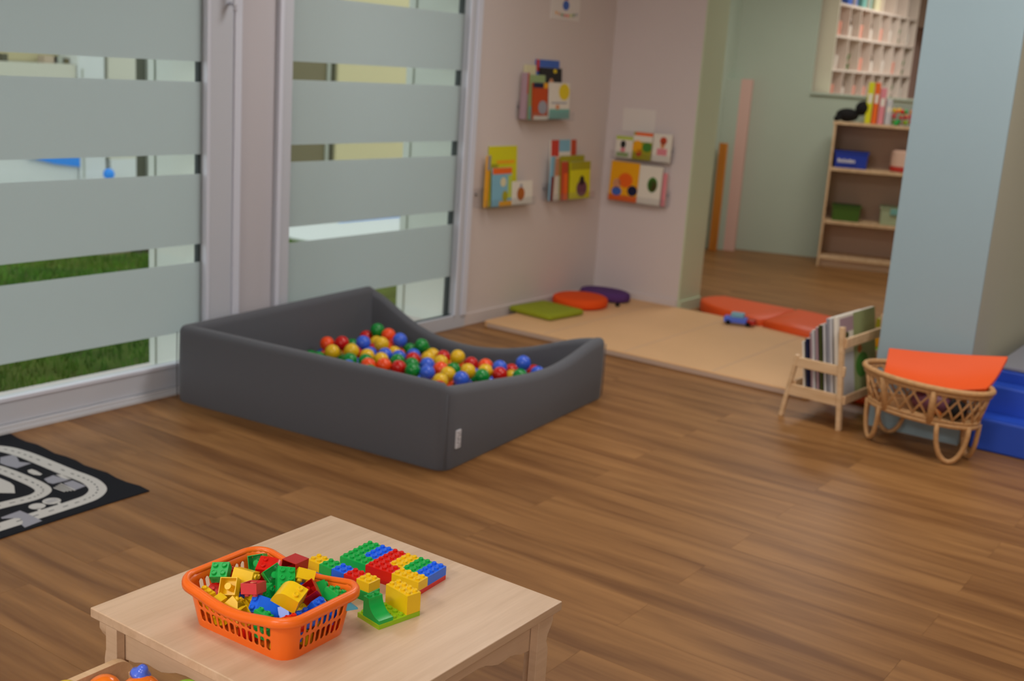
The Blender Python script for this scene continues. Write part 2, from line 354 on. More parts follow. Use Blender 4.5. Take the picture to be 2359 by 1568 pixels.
nbp('dark_window', 'ext_dark', (6.80, 9.05, -.1), (6.945, 9.3, 4))
nbp('white_pier', 'ext_grey', (6.945, 9.0, -.1), (8.72, 9.3, 4))
nbp('window', 'ext_olive', (8.72, 9.05, .3), (9.36, 9.3, 2.3)); nbp('window_mullion', 'ext_grey', (9.27, 9.03, .3), (9.31, 9.06, 2.3)); nbp('window_lintel', 'ext_dark', (9.34, 9.03, .3), (9.39, 9.06, 2.3))
nbp('yellow_panel', 'ext_cream', (9.39, 9.0, .3), (10.6, 9.3, 3))
for x, z, m, w in ((5.60, 1.236, 'ext_dark', .025), (6.02, 1.236, 'ext_tan', .06), (6.10, 1.236, 'ext_grey', .05), (6.165, 1.22, 'ext_olive', .03)): nbp('shelf_item', m, (x-w, 9.1, z-.02), (x+w, 9.2, z+.055))
sl = tag(MB().prism([(5.70, .462), (5.95, .398), (6.19, .366), (6.19, .60), (5.70, .60)], 8.97, 8.999, Matrix(((1, 0, 0, 0), (0, 0, 1, 0), (0, 1, 0, 0), (0, 0, 0, 1)))).build('slide', 'ext_blue'), 'bright blue slanted slide outside against the white base wall', 'slide')
sb = tag(MB().lathe([(.001, 0), (.03, .008), (.045, .03), (.05, .05), (.045, .07), (.03, .092), (.001, .1)], 16).build('ball', 'ext_blue', smooth=True, loc=(6.36, 8.80, .265)), 'small bright blue ball outside beside the white pillar', 'ball')
tag(MB().box((6.2, 8.6, -.1), (6.5, 8.97, .264)).build('planter', 'ext_white'), 'white planter box outside under the blue ball', 'planter')
lw = tag(MB().box((5.06, 7.10, -.1), (5.31, 7.32, .035)).build('low_step', 'ext_tan'), 'tan low step at the edge of the lawn outside', 'step')
tag(MB().box((5.33, 7.02, -.1), (5.56, 7.25, .09)).build('drain_box', 'ext_dark'), 'small dark box at the far edge of the lawn outside', 'box')
tag(MB().box((6.74, 6.2, -.1), (12.5, 7.9, -.012)).build('paved_slab', 'ext_white'), 'flat white paved slab outside beyond the grass, seen through the second window', 'paving')
s2 = tag(MB().prism([(7.7, -.011), (8.9, -.011), (8.9, .22), (8.25, .03)], 7.3, 7.6, Matrix(((1, 0, 0, 0), (0, 0, 1, 0), (0, 1, 0, 0), (0, 0, 0, 1)))).build('blue_wedge', 'ext_blue'), 'blue plastic wedge lying on the white paved slab outside', 'toy')

# ------------------------------------------------------------------ ball pit
def interp(t, xs, ys):
    for i in range(len(xs)-1):
        if t <= xs[i+1]:
            k = max(0, (t-xs[i])/(xs[i+1]-xs[i])); return ys[i]+(ys[i+1]-ys[i])*k
    return ys[-1]
def smooth_table(xs, ys, n=40):
    """Catmull-like smoothing by repeated averaging of a dense sample"""
    X = [xs[0]+(xs[-1]-xs[0])*i/n for i in range(n+1)]; Y = [interp(x, xs, ys) for x in X]
    for _ in range(6): Y = [Y[0]]+[(Y[i-1]+Y[i]*2+Y[i+1])/4 for i in range(1, n)]+[Y[-1]]
    return X, Y
LV, LU, TH = 1.36, 1.385, .06
SA = smooth_table([0, .14, .37, .54, .73, .92, 1.08, 1.25, 1.36], [.325, .308, .28, .258, .24, .237, .258, .292, .290])
SB = smooth_table([0, .09, .23, .343, .46, .58, .705, .835, .968, 1.105, 1.29, 1.35, 1.385], [.286, .281, .238, .192, .158, .134, .120, .122, .142, .192, .302, .320, .325])
def rim_h(v, u):
    cand = []
    d0, d1, d2, d3 = v, u, LV-v, LU-u
    w = [(1/(max(d, 0)+.004)**3) for d in (d0, d1, d2, d3)]
    hs = [.333, interp(v, *SA), interp(u, *SB), .328]
    return sum(a*b for a, b in zip(w, hs))/sum(w)
def pit():
    root = empty('ball_pit', (3.257, 2.52, 0), rad(5.3135), 'square charcoal grey foam ball pit with two scooped walls, standing by the window', 'ball pit')
    out = []; R0 = .055
    def path(off):
        pts = []; r = max(R0-off, .006); k = 6
        ns = 30
        for (cx, cy, t0, ex, ey, L) in ((LV-R0, R0, -pi/2, 0, 1, LU-2*R0), (LV-R0, LU-R0, 0, -1, 0, LV-2*R0), (R0, LU-R0, pi/2, 0, -1, LU-2*R0), (R0, R0, pi, 1, 0, LV-2*R0)):
            # inner corner centre keeps the same distance from the walls
            ccx = (LV-off-r) if cx > LV/2 else off+r; ccy = (LU-off-r) if cy > LU/2 else off+r
            for i in range(k+1):
                t = t0+pi/2*i/k; pts.append((ccx+r*cos(t), ccy+r*sin(t)))
            a = pts[-1]; nx = {(0, 1): ((LV-off), None)}
            # straight run to the next corner start
            if (ex, ey) == (0, 1): b = (LV-off, LU-off-r)
            elif (ex, ey) == (-1, 0): b = (off+r, LU-off)
            elif (ex, ey) == (0, -1): b = (off, off+r)
            else: b = (LV-off-r, off)
            for i in range(1, ns): pts.append((a[0]+(b[0]-a[0])*i/ns, a[1]+(b[1]-a[1])*i/ns))
        return pts
    outer = path(0)
    H = [rim_h(*p) for p in outer]
    prof = [(.006, 0, 0), (0, .012, 0), (-.003, None, .5), (0, None, -.03), (.003, None, -.017), (.010, None, -.006), (.020, None, 0), (.040, None, 0), (.050, None, -.006), (.057, None, -.017), (.060, None, -.03), (.062, None, .5), (.062, .02, 0)]
    vs = []; n = len(outer)
    for off, za, zb in prof:
        for p, h in zip(path(off) if off > 0 else path(off if off < 0 else 0), H):
            z = za if za is not None else (h*.5 if zb == .5 else h+zb)
            vs.append((p[0], p[1], z))
    fs = [(i*n+k, i*n+(k+1) % n, (i+1)*n+(k+1) % n, (i+1)*n+k) for i in range(len(prof)-1) for k in range(n)]
    m = MB().add(vs, fs); o = m.build('foam_wall', 'foam_grey', root, smooth=True)
    MB().prism(path(.055), .004, .028).build('floor_pad', 'foam_grey', root)
    # sewn seams on the corners and the small woven tag near the front corner
    for cx, cy in ((.012, .012), (LV-.012, .012), (.012, LU-.012)):
        q = Vector((cx-LV/2, cy-LU/2, 0)).normalized()*.0045
        h = rim_h(cx, cy)
        MB().tube([(cx+q.x, cy+q.y, .01), (cx+q.x*1.3, cy+q.y*1.3, h*.5), (cx+q.x, cy+q.y, h-.03)], .0022, 6).build('seam', 'foam_grey', root, smooth=True)
    t = MB().box((.062, -.008, .082), (.092, -.0025, .152)).build('woven_tag', 'tag_white', root); t['label'] = 'small white woven tag with grey lettering'
    k = MB()
    for i, (a, b) in enumerate(((.088, .097), (.100, .108), (.111, .113), (.117, .126), (.129, .137), (.140, .146))):
        k.box((.068, -.0088, a), (.086, -.0079, a+.0022)); k.box((.068 if i % 2 else .083, -.0088, a), (.071 if i % 2 else .086, -.0079, b))
    k.build('tag_lettering', 'tag_ink', t)
    return root
PIT = pit()
BALLS = "O,0.821,1.222,0.1344,1 R,0.851,1.157,0.1434,1 G,0.968,1.185,0.1050,1 B,0.860,1.038,0.1650,1 R,1.079,1.184,0.1279,1 G,1.094,1.129,0.1721,1 O,1.070,1.044,0.1650,1 Y,0.902,0.962,0.1650,1 B,1.010,0.933,0.1712,1 G,1.098,0.933,0.1050,1 G,1.099,0.867,0.1394,1 Y,1.111,0.809,0.1004,1 Y,0.680,1.078,0.1454,1 B,0.886,1.113,0.1000,1 Y,0.719,0.997,0.1586,1 G,0.643,0.948,0.1362,1 G,0.718,1.038,0.1000,1 B,0.704,0.959,0.1000,1 Y,0.765,0.941,0.1350,1 G,0.685,0.889,0.1350,1 R,0.973,1.056,0.1050,1 B,0.839,0.894,0.1350,1 Y,0.759,0.857,0.1350,1 O,1.010,0.939,0.1000,1 B,0.849,0.823,0.1350,1 G,0.788,0.786,0.1350,1 B,1.022,0.859,0.1050,1 R,0.863,0.753,0.1350,1 O,0.636,0.838,0.1350,1 O,0.684,0.786,0.1350,1 R,0.700,0.716,0.1350,1 G,0.778,0.700,0.1350,1 G,0.704,0.644,0.1350,1 B,0.829,0.649,0.1350,1 B,0.721,0.575,0.1350,1 Y,1.034,0.781,0.1050,1 R,1.099,0.739,0.1052,1 Y,0.910,0.629,0.1360,1 O,0.814,0.566,0.1350,1 Y,1.006,0.599,0.1494,1 G,0.956,0.588,0.1000,1 Y,0.752,0.486,0.1386,1 Y,0.646,0.456,0.1350,1 R,1.086,0.573,0.1050,1 Y,0.873,0.457,0.1350,1 B,0.738,0.407,0.1350,1 G,0.795,0.443,0.1014,1 O,1.006,0.446,0.1349,1 Y,0.922,0.395,0.1350,1 G,0.838,0.361,0.1350,1 B,1.014,0.375,0.1389,1 R,0.924,0.320,0.1350,1 R,1.112,0.368,0.1050,1 Y,1.036,0.319,0.1012,1 B,1.045,0.271,0.1751,1 G,0.997,0.256,0.1249,1 R,1.172,0.282,0.1050,1 R,0.705,1.137,0.1050,1 O,1.014,0.217,0.0660,0 B,0.908,0.279,0.0660,0 G,0.802,0.340,0.0660,0 B,0.873,0.340,0.0660,0 R,0.943,0.340,0.0660,0 Y,0.625,0.401,0.0660,0 B,0.696,0.401,0.0660,0 O,0.837,0.401,0.0660,0 G,0.908,0.401,0.0660,0 B,0.978,0.401,0.0660,0 B,1.049,0.401,0.0660,0 G,0.590,0.463,0.0660,0 O,0.661,0.463,0.0660,0 O,0.731,0.463,0.0660,0 B,0.873,0.463,0.0660,0 G,1.014,0.463,0.0660,0 R,0.696,0.524,0.0660,0 R,0.766,0.524,0.0660,0 O,0.837,0.524,0.0660,0 B,1.049,0.524,0.0660,0 R,1.120,0.524,0.0660,0 Y,0.661,0.585,0.0660,0 R,0.731,0.585,0.0660,0 Y,0.802,0.585,0.0660,0 G,0.873,0.585,0.0660,0 G,0.696,0.646,0.0660,0 B,0.766,0.646,0.0660,0 G,0.837,0.646,0.0660,0 O,0.908,0.646,0.0660,0 Y,0.978,0.646,0.0660,0 R,0.661,0.708,0.0660,0 R,0.731,0.708,0.0660,0 O,0.802,0.708,0.0660,0 G,0.873,0.708,0.0660,0 Y,0.625,0.769,0.0660,0 G,0.696,0.769,0.0660,0 Y,0.766,0.769,0.0660,0 G,0.837,0.769,0.0660,0 B,0.908,0.769,0.0660,0 G,0.978,0.769,0.0660,0 B,0.590,0.830,0.0660,0 B,0.661,0.830,0.0660,0 G,0.731,0.830,0.0660,0 B,0.802,0.830,0.0660,0 O,0.873,0.830,0.0660,0 B,0.625,0.891,0.0660,0 O,0.696,0.891,0.0660,0 Y,0.766,0.891,0.0660,0 B,0.837,0.891,0.0660,0 O,0.590,0.953,0.0660,0 Y,0.802,0.953,0.0660,0 R,0.873,0.953,0.0660,0 R,0.943,0.953,0.0660,0 R,1.155,0.953,0.0660,0 G,0.837,1.014,0.0660,0 O,0.908,1.014,0.0660,0 Y,1.049,1.014,0.0660,0 G,1.120,1.014,0.0660,0 G,0.661,1.075,0.0660,0 R,1.085,1.075,0.0660,0 B,0.766,1.136,0.0660,0 B,1.049,1.136,0.0660,0 O,1.120,1.136,0.0660,0 R,0.802,1.198,0.0660,0 Y,0.873,1.198,0.0660,0 B,0.837,1.259,0.0660,0 R,0.586,0.422,0.1220,0 G,0.586,0.790,0.1220,0 B,0.586,0.912,0.1220,0 Y,0.939,0.912,0.1220,0 R,0.798,1.035,0.1220,0 Y,1.046,1.096,0.1220,0 Y,1.210,0.243,0.0660,0 O,1.060,0.688,0.0660,0 R,1.087,0.864,0.0660,0 G,1.138,0.233,0.0660,0 R,1.042,1.218,0.0660,0 Y,0.657,1.164,0.0660,0 R,1.042,0.613,0.0660,0 Y,1.075,0.260,0.0660,0 R,0.958,0.879,0.0660,0 B,1.163,0.836,0.0660,0 O,1.158,0.692,0.0660,0 G,0.667,1.007,0.0660,0 G,0.960,0.503,0.0660,0 B,1.205,0.331,0.0660,0 Y,1.126,0.612,0.0660,0 G,0.831,1.084,0.0660,0 G,1.139,1.219,0.0660,0 Y,1.153,0.763,0.0660,0 O,0.938,1.243,0.0660,0 B,1.169,0.425,0.0660,0 Y,0.939,0.202,0.0660,0 O,0.960,1.109,0.0660,0 G,1.127,0.315,0.0660,0 B,0.726,1.194,0.0660,0 G,0.772,1.280,0.0660,0 B,0.986,0.287,0.0660,0 Y,1.144,1.071,0.1215,0 O,0.961,0.982,0.1344,0 R,1.042,0.991,0.1315,0 G,0.633,1.119,0.1138,0 B,1.094,0.219,0.1255,0 G,1.150,1.151,0.1265,0 G,1.154,0.891,0.1049,0 B,0.838,0.979,0.1250,0"
ball_me = {}
def ball_mesh(c):
    if c not in ball_me:
        n = 14; prof = [(max(.0005, .0350*sin(pi*i/n)), -.0350*cos(pi*i/n)) for i in range(n+1)]
        m = MB().lathe(prof, 20).mesh('ball'); m.materials.append(MATS['ball_'+c])
        for p in m.polygons: p.use_smooth = True
        ball_me[c] = m
    return ball_me[c]
CN = dict(R='red', O='orange', Y='yellow', G='green', B='blue')
ORD = ['first', 'second', 'third', 'fourth', 'fifth', 'sixth', 'seventh', 'eighth', 'ninth', 'tenth', 'eleventh', 'twelfth', 'thirteenth', 'fourteenth', 'fifteenth', 'sixteenth', 'seventeenth', 'eighteenth', 'nineteenth', 'twentieth'] + ['%s-%s' % (t, u) for t in ('twenty', 'thirty', 'forty') for u in ('first', 'second', 'third', 'fourth', 'fifth', 'sixth', 'seventh', 'eighth', 'ninth')]
def px(p):
    c = CAM.matrix_world.inverted() @ Vector(p); return c.x/-c.z
pit_m = Matrix.Translation((3.257, 2.52, 0)) @ Matrix.Rotation(rad(5.3135), 4, 'Z')
bl = []
for i in range(0, len(BALLS.split()), 1):
    c, a, b, z, k = BALLS.split()[i].split(','); bl.append((c, pit_m @ Vector((float(a), float(b), float(z))), k))
for c in 'ROYGB':
    for lay in '10':
        s = sorted([x for x in bl if x[0] == c and x[2] == lay], key=lambda x: px(x[1]))
        for i, (_, p, _) in enumerate(s):
            o = bpy.data.objects.new('plastic_ball', ball_mesh(c)); COL.objects.link(o); o.location = p
            if lay == '1': tag(o, '%s %s plastic ball from the left on top of the heap in the grey pit' % (ORD[i], CN[c]), 'ball', 'balls on top of the heap')
            else: tag(o, '%s plastic ball lying underneath the heap in the grey pit' % CN[c], 'ball', '%s balls lying under the heap' % CN[c])

# ------------------------------------------------------------------ play mat, cushions, pads
fm = empty('play_mat', (5.345, 1.93, 0), label='large beige vinyl floor mat in front of the book wall', cat='mat')
MB().prism(rrect(.6725, .99, .02, 3, .6725, .99), 0.0, .036).build('mat_body', 'mat_beige', fm, bevel=.006)
MB().box((-.0015, .03, .003), (.0, 1.95, .026)).build('edge_band', 'mat_edge', fm)
for y in (.52, 1.04, 1.56): MB().box((.01, y-.002, .0358), (1.335, y+.002, .0368)).build('fold_seam', 'mat_edge', fm)
def puffy(name, m, poly, h, loc, label, cat, r=.02, rz=0, group=None):
    """flat cushion with rounded edges from an outline"""
    n = len(poly); cx = sum(p[0] for p in poly)/n; cy = sum(p[1] for p in poly)/n
    rings = []
    for k, z in ((1-.6*r/.2, 0), (1-.1*r/.2, h*.12), (1, h*.32), (1, h*.66), (1-.12*r/.2, h*.86), (1-.45*r/.2, h*.97), (.62, h*1.0), (.3, h*1.03)):
        rings.append([(cx+(p[0]-cx)*k, cy+(p[1]-cy)*k, z) for p in poly])
    vs = [v for q in rings for v in q]+[(cx, cy, h*1.04)]
    fs = [(i*n+k, i*n+(k+1) % n, (i+1)*n+(k+1) % n, (i+1)*n+k) for i in range(len(rings)-1) for k in range(n)]
    fs += [((len(rings)-1)*n+k, (len(rings)-1)*n+(k+1) % n, len(vs)-1) for k in range(n)]+[tuple(range(n-1, -1, -1))]
    o = MB().add(vs, fs).build(name, m, smooth=True, loc=loc); o.rotation_euler.z = rz
    return tag(o, label, cat, group)
puffy('square_cushion', 'cushion_green', rrect(.165, .165, .02, 4), .036, (5.82, 3.79, .037), 'thin olive green square cushion on the beige mat', 'cushion', r=.03, rz=rad(-6))
circ = [(.165*cos(2*pi*i/28), .165*sin(2*pi*i/28)) for i in range(28)]
puffy('round_cushion', 'cushion_orange', [(p[0]*1.1, p[1]*1.05) for p in circ], .062, (6.20, 3.79, .037), 'round orange cushion between the green and the purple one', 'cushion', r=.05)
puffy('round_cushion', 'cushion_purple', [(p[0]*.72, p[1]*1.08) for p in circ], .06, (6.52, 3.80, .037), 'round purple cushion in the corner of the book wall', 'cushion', r=.05)
tag(MB().lathe([(.004, 0), (.013, .003), (.016, .012), (.010, .022), (.004, .024)], 12).build('small_knob', 'black', loc=(6.37, 3.615, .037), smooth=True), 'tiny dark round knob lying on the mat beside the orange cushion', 'toy')
def petal(a, b, c, d, n=12):
    """outline with straight sides and a rounded tip at a"""
    pts = []
    for p0, p1, p2 in ((d, a, b),):
        for i in range(n+1):
            t = i/n; pts.append(tuple((1-t)**2*p0[k]+2*t*(1-t)*p1[k]+t*t*p2[k] for k in (0, 1)))
    return pts+[c]
puffy('floor_pad', 'pad_orange', petal((6.80, 3.52), (7.16, 3.25), (7.14, 2.735), (6.60, 2.74))[:], .075, (0, 0, .037 if 0 else .0), 'orange vinyl petal pad against the wall end at the back of the mat', 'pad', r=.015)
o2 = petal((7.10, 2.05), (6.52, 2.30), (6.60, 2.725), (7.14, 2.725))
puffy('floor_pad', 'pad_orange', o2, .080, (0, 0, 0), 'orange vinyl petal pad in the doorway, nearer to the book rack', 'pad', r=.015)
puffy('floor_pad', 'pad_orange', [(5.46, 1.62), (6.1, 1.60), (6.1, 1.88), (5.50, 1.90)], .05, (0, 0, 0), 'orange pad on the floor glimpsed between book rack and rattan crib', 'pad', r=.015)
car = empty('toy_car', (6.53, 2.85, .037), rad(-75), 'small blue toy car with red end lying on the mat by the orange pads', 'toy')
MB().box((-.09, -.035, .012), (.05, .035, .045)).build('body', 'toy_blue', car, bevel=.006)
MB().box((.05, -.033, .012), (.10, .033, .040)).build('bonnet', 'plastic_darkred', car, bevel=.006)
MB().box((-.05, -.03, .045), (.03, .03, .072)).build('cabin', 'print_sky', car, bevel=.006)
for x in (-.06, .06):
    for y in (-.036, .036): MB().lathe([(.002, -.006), (.014, -.006), (.014, .006), (.002, .006)], 12, Matrix.Translation((x, y, .014)) @ Matrix.Rotation(pi/2, 4, 'X')).build('wheel', 'black', car)

# ------------------------------------------------------------------ road rug with its flat print
rug = empty('road_rug', (0, 0, 0), label='black road-map play rug with white roads by the glazed door', cat='rug')
e = [(.95, 3.945), (.95, 3.085)]+[(.95+(2.392-.95)*i/8, 3.085+.022*i/8+.004*sin(i*1.1)) for i in range(1, 9)]+[(2.392+.006*sin(i*1.9), 3.109+(3.945-3.109)*i/14) for i in range(1, 15)]
MB().prism(e, 0.0005, .004).build('rug_body', 'rug_black', rug)
def ribbon(mb, pts, w, z=.0046):
    """smooth band of width w along pts"""
    P = [Vector((p[0], p[1], 0)) for p in pts]; Q = []
    for i in range(len(P)-1):
        p0, p1, p2, p3 = P[max(i-1, 0)], P[i], P[i+1], P[min(i+2, len(P)-1)]
        for k in range(5):
            t = k/5; Q.append(.5*((2*p1)+(p2-p0)*t+(2*p0-5*p1+4*p2-p3)*t*t+(3*p1-p0-3*p2+p3)*t**3))
    Q.append(P[-1]); L = []; R = []
    for i, q in enumerate(Q):
        t = (Q[min(i+1, len(Q)-1)]-Q[max(i-1, 0)]).normalized(); n = Vector((-t.y, t.x, 0))*w/2
        L.append((q.x+n.x, q.y+n.y, z)); R.append((q.x-n.x, q.y-n.y, z))
    for i in range(len(Q)-1): mb.quad(L[i], R[i], R[i+1], L[i+1])
    return Q
R1 = [(2.15, 3.93), (2.235, 3.87), (2.283, 3.80), (2.300, 3.72), (2.304, 3.629), (2.304, 3.45), (2.308, 3.363), (2.303, 3.30), (2.278, 3.235), (2.228, 3.195), (2.17, 3.183), (2.046, 3.177), (1.885, 3.172), (1.6, 3.16)]
R2 = [(2.10, 3.72), (2.150, 3.66), (2.160, 3.60), (2.164, 3.50), (2.163, 3.41), (2.150, 3.352), (2.115, 3.324), (2.07, 3.317), (1.979, 3.325), (1.75, 3.34)]
ds = MB(); MATS['rug_dash'] = mat('rug_dash', (92, 94, 102), .95, .1)
for P, w in ((R1, .058), (R2, .052)):
    rd = MB(); Q = ribbon(rd, P, w); rd.build('road_print', 'rug_white', rug)
    for i in range(len(Q)-1):
        if i % 2 == 0:
            a, b = Q[i], Q[i]+(Q[i+1]-Q[i])*.9; t = (b-a).normalized(); n = Vector((-t.y, t.x, 0))*.0026; b = a+t*min((b-a).length, .02)
            ds.quad(*[(v.x, v.y, .0049) for v in (a+n, a-n, b-n, b+n)])
ds.build('dash_print', 'rug_dash', rug)['kind'] = 'stuff'
def flat(polys, m, name, z=.0047):
    for p in polys: MB().add([(x, y, z) for x, y in p], [tuple(range(len(p)))]).build(name, m, rug)
flat([[(2.111, 3.60), (2.113, 3.487), (2.105, 3.451), (2.07, 3.389), (2.03, 3.432), (2.0, 3.60)], [(2.218, 3.55), (2.235, 3.552), (2.237, 3.528), (2.232, 3.484), (2.22, 3.479), (2.209, 3.501), (2.209, 3.53)],
      [(2.262, 3.45), (2.275, 3.437), (2.272, 3.373), (2.256, 3.397)], [(2.116, 3.225), (2.124, 3.217), (2.108, 3.185), (2.1, 3.188)], [(2.042, 3.227), (2.051, 3.219), (2.041, 3.187), (2.032, 3.191)],
      [(2.055+.026*cos(t/8*pi), 3.241+.026*sin(t/8*pi)) for t in range(16)], [(2.112+.029*cos(t/8*pi), 3.248+.029*sin(t/8*pi)) for t in range(16)]], 'rug_white', 'house_print')
flat([[(2.225, 3.729), (2.269, 3.724), (2.27, 3.699), (2.246, 3.644), (2.268, 3.603), (2.204, 3.593), (2.194, 3.638), (2.192, 3.676)], [(2.209, 3.439), (2.251, 3.449), (2.262, 3.373), (2.204, 3.379), (2.198, 3.398)], [(2.231, 3.361), (2.268, 3.362), (2.268, 3.287), (2.219, 3.279)],
      [(1.925, 3.235), (1.997, 3.245), (1.999, 3.204), (1.997, 3.125), (1.931, 3.115), (1.937, 3.141), (1.955, 3.162), (1.962, 3.192), (1.922, 3.225)]], 'rug_grey', 'building_print', .0051)
flat([[(2.182+.012*i, 3.345+.006*i), (2.188+.012*i, 3.347+.006*i), (2.192+.010*i, 3.289-.004*i), (2.186+.010*i, 3.289-.004*i)] for i in range(4)], 'rug_white', 'crossing_print', .0054)
flat([[(2.095+.008*i, 3.236), (2.098+.008*i, 3.236), (2.098+.008*i, 3.262), (2.095+.008*i, 3.262)] for i in range(5)], 'rug_grey', 'leaf_print', .0054)

# ------------------------------------------------------------------ low table
TZ = .49
X0, X1, Y0, Y1 = 1.180, 1.800, 1.085, 1.705
tb = empty('low_table', ((X0+X1)/2, (Y0+Y1)/2, 0), label='low square beech table carrying the orange basket and toy bricks', cat='table')
hx, hy = (X1-X0)/2, (Y1-Y0)/2
MB().box((-hx, -hy, TZ-.019), (hx, hy, TZ)).build('tabletop', 'table_beech', tb, bevel=.0022)
def leg(sx, sy):
    """corner leg of two boards with an ogee notch below the top"""
    m = MB(); zt = TZ-.020
    og = [(0, zt), (0, zt-.020), (.006, zt-.032), (.015, zt-.044), (.018, zt-.058), (.012, zt-.072), (.010, zt-.085), (.010, 0)]
    def board(w, ax):
        poly = [(o, z) for o, z in og]+[(w, 0), (w, zt)]
        for a in range(1): pass
        M = Matrix(((1, 0, 0, 0), (0, 0, 1, 0), (0, 1, 0, 0), (0, 0, 0, 1)))
        return poly, M
    px_, M = board(.050, 0)
    ox, oy = hx-.011, hy-.011
    A = Matrix(((-sx, 0, 0, sx*ox), (0, 0, -sy, sy*oy), (0, 1, 0, 0), (0, 0, 0, 1)))      # board in the xz plane on the y side
    B = Matrix(((0, 0, -sx, sx*ox), (-sy, 0, 0, sy*oy), (0, 1, 0, 0), (0, 0, 0, 1)))
    m.prism(px_, 0, .018, A); m.prism([(.0183, zt), (.0183, 0), (.05, 0), (.05, zt)], .0, .018, B)
    m.build('leg', 'table_side', tb, bevel=.0015)
for sx in (-1, 1):
    for sy in (-1, 1): leg(sx, sy)
def apron(L, M):
    zt = TZ-.020; zb = zt-.074; h = L/2
    half = [(h, zt), (h, zb), (h-.030, zb), (h-.055, zb+.003), (h-.075, zb+.010), (h-.092, zb+.0135), (h-.110, zb+.012), (h-.130, zb+.012), (h-.150, zb+.018), (h-.17, zb+.026), (h-.195, zb+.030)]
    poly = half+[(-x, z) for x, z in reversed(half)]
    MB().prism(poly, 0, .016, M).build('apron', 'table_side', tb, bevel=.001)
for s in (-1, 1):
    apron(2*hx-.062, Matrix(((1, 0, 0, 0), (0, 0, -s, s*(hy-.0305)), (0, 1, 0, 0), (0, 0, 0, 1))))
    apron(2*hy-.062, Matrix(((0, 0, -s, s*(hx-.0305)), (1, 0, 0, 0), (0, 1, 0, 0), (0, 0, 0, 1))))

# ------------------------------------------------------------------ toy bricks
P_ = .016
_bm = {}
def brick_mesh(kind):
    """b<nx>x<ny>x<h in half bricks>: hollow moulded brick with studs; origin at the centre of the bottom"""
    if kind in _bm: return _bm[kind]
    m = MB(); w = .0013
    def studs(nx, ny, z, ox=0, oy=0):
        for i in range(nx):
            for j in range(ny):
                m.lathe([(.0047, z-.0005), (.0047, z+.0038), (.0042, z+.0044), (.0030, z+.0044), (.0026, z+.0034)], 14, Matrix.Translation((ox+(i-(nx-1)/2)*P_, oy+(j-(ny-1)/2)*P_, 0)))
    def shell(a, b, h):
        c = .0007
        o = [(-a, -b), (a, -b), (a, b), (-a, b)]; q = [(-a+w, -b+w), (a-w, -b+w), (a-w, b-w), (-a+w, b-w)]; t = [(-a+c, -b+c), (a-c, -b+c), (a-c, b-c), (-a+c, b-c)]
        vs = [(x, y, 0) for x, y in o]+[(x, y, h-c) for x, y in o]+[(x, y, h) for x, y in t]+[(x, y, 0) for x, y in q]+[(x, y, h-w) for x, y in q]
        fs = [(8, 9, 10, 11), (19, 18, 17, 16)]
        for i in range(4):
            j = (i+1) % 4; fs += [(i, j, 4+j, 4+i), (4+i, 4+j, 8+j, 8+i), (j, i, 12+i, 12+j), (12+j, 12+i, 16+i, 16+j)]
        m.add(vs, fs)
    if kind[0] == 'b':
        nx, ny, hh = map(int, kind[1:].split('x')); h = hh*.0096; a, b = nx*P_/2-.0001, ny*P_/2-.0001
        shell(a, b, h); studs(nx, ny, h)
        if hh > 1:
            for i in range(nx-1):
                for j in range(ny-1): m.tube([((i-(nx-2)/2)*P_, (j-(ny-2)/2)*P_, .0005), ((i-(nx-2)/2)*P_, (j-(ny-2)/2)*P_, h-w)], .0062, 12)
    elif kind == 'slope':      # 2 x 3 roof brick, one row of studs
        h = .0278; poly = [(-.0238, 0), (.0238, 0), (.0238, h), (.008, h), (-.0238, .004)]
        m.prism(poly, -.0159, .0159, Matrix(((0, 0, 1, 0), (1, 0, 0, 0), (0, 1, 0, 0), (0, 0, 0, 1)))); studs(2, 1, h, 0, .016)
    elif kind == 'round':      # barrel-topped brick with studs on its flat half
        h = .032; poly = [(.0238, 0), (.0238, h), (0, h)]+[(-.0238*sin(t*pi/16), h*cos(t*pi/16)) for t in range(1, 9)]
        m.prism(poly, -.0178, .0178, Matrix(((0, 0, 1, 0), (1, 0, 0, 0), (0, 1, 0, 0), (0, 0, 0, 1)))); studs(2, 1, h, 0, .012)
    elif kind == 'slide':      # curved slide brick, 2 wide 3 deep, two studs on the high end
        h = .0384; poly = [(-.024, 0), (.024, 0), (.024, h), (.009, h)]
        poly += [(.009-.0335*(1-cos(t*pi/20)), h-.0310*sin(t*pi/20)) for t in range(1, 10)]+[(-.0240, .0072)]
        m.prism(poly, -.0159, .0159, Matrix(((0, 0, 1, 0), (1, 0, 0, 0), (0, 1, 0, 0), (0, 0, 0, 1)))); studs(2, 1, h, 0, .0165)
    elif kind == 'arch':
        pass
    me = m.mesh('brick_'+kind); me.materials.append(None)
    for p in me.polygons: p.use_smooth = True
    me.set_sharp_from_angle(angle=rad(35)); _bm[kind] = me; return me
def brick(kind, colr, label, M, group, name='toy_brick', cat='toy brick'):
    o = bpy.data.objects.new(name, brick_mesh(kind)); COL.objects.link(o); o.material_slots[0].link = 'OBJECT'; o.material_slots[0].material = MATS['plastic_'+colr]
    o.matrix_world = M
    return tag(o, label, cat, group)
def at(x, y, z, rz): return Matrix.Translation((x, y, z)) @ Matrix.Rotation(rz, 4, 'Z')

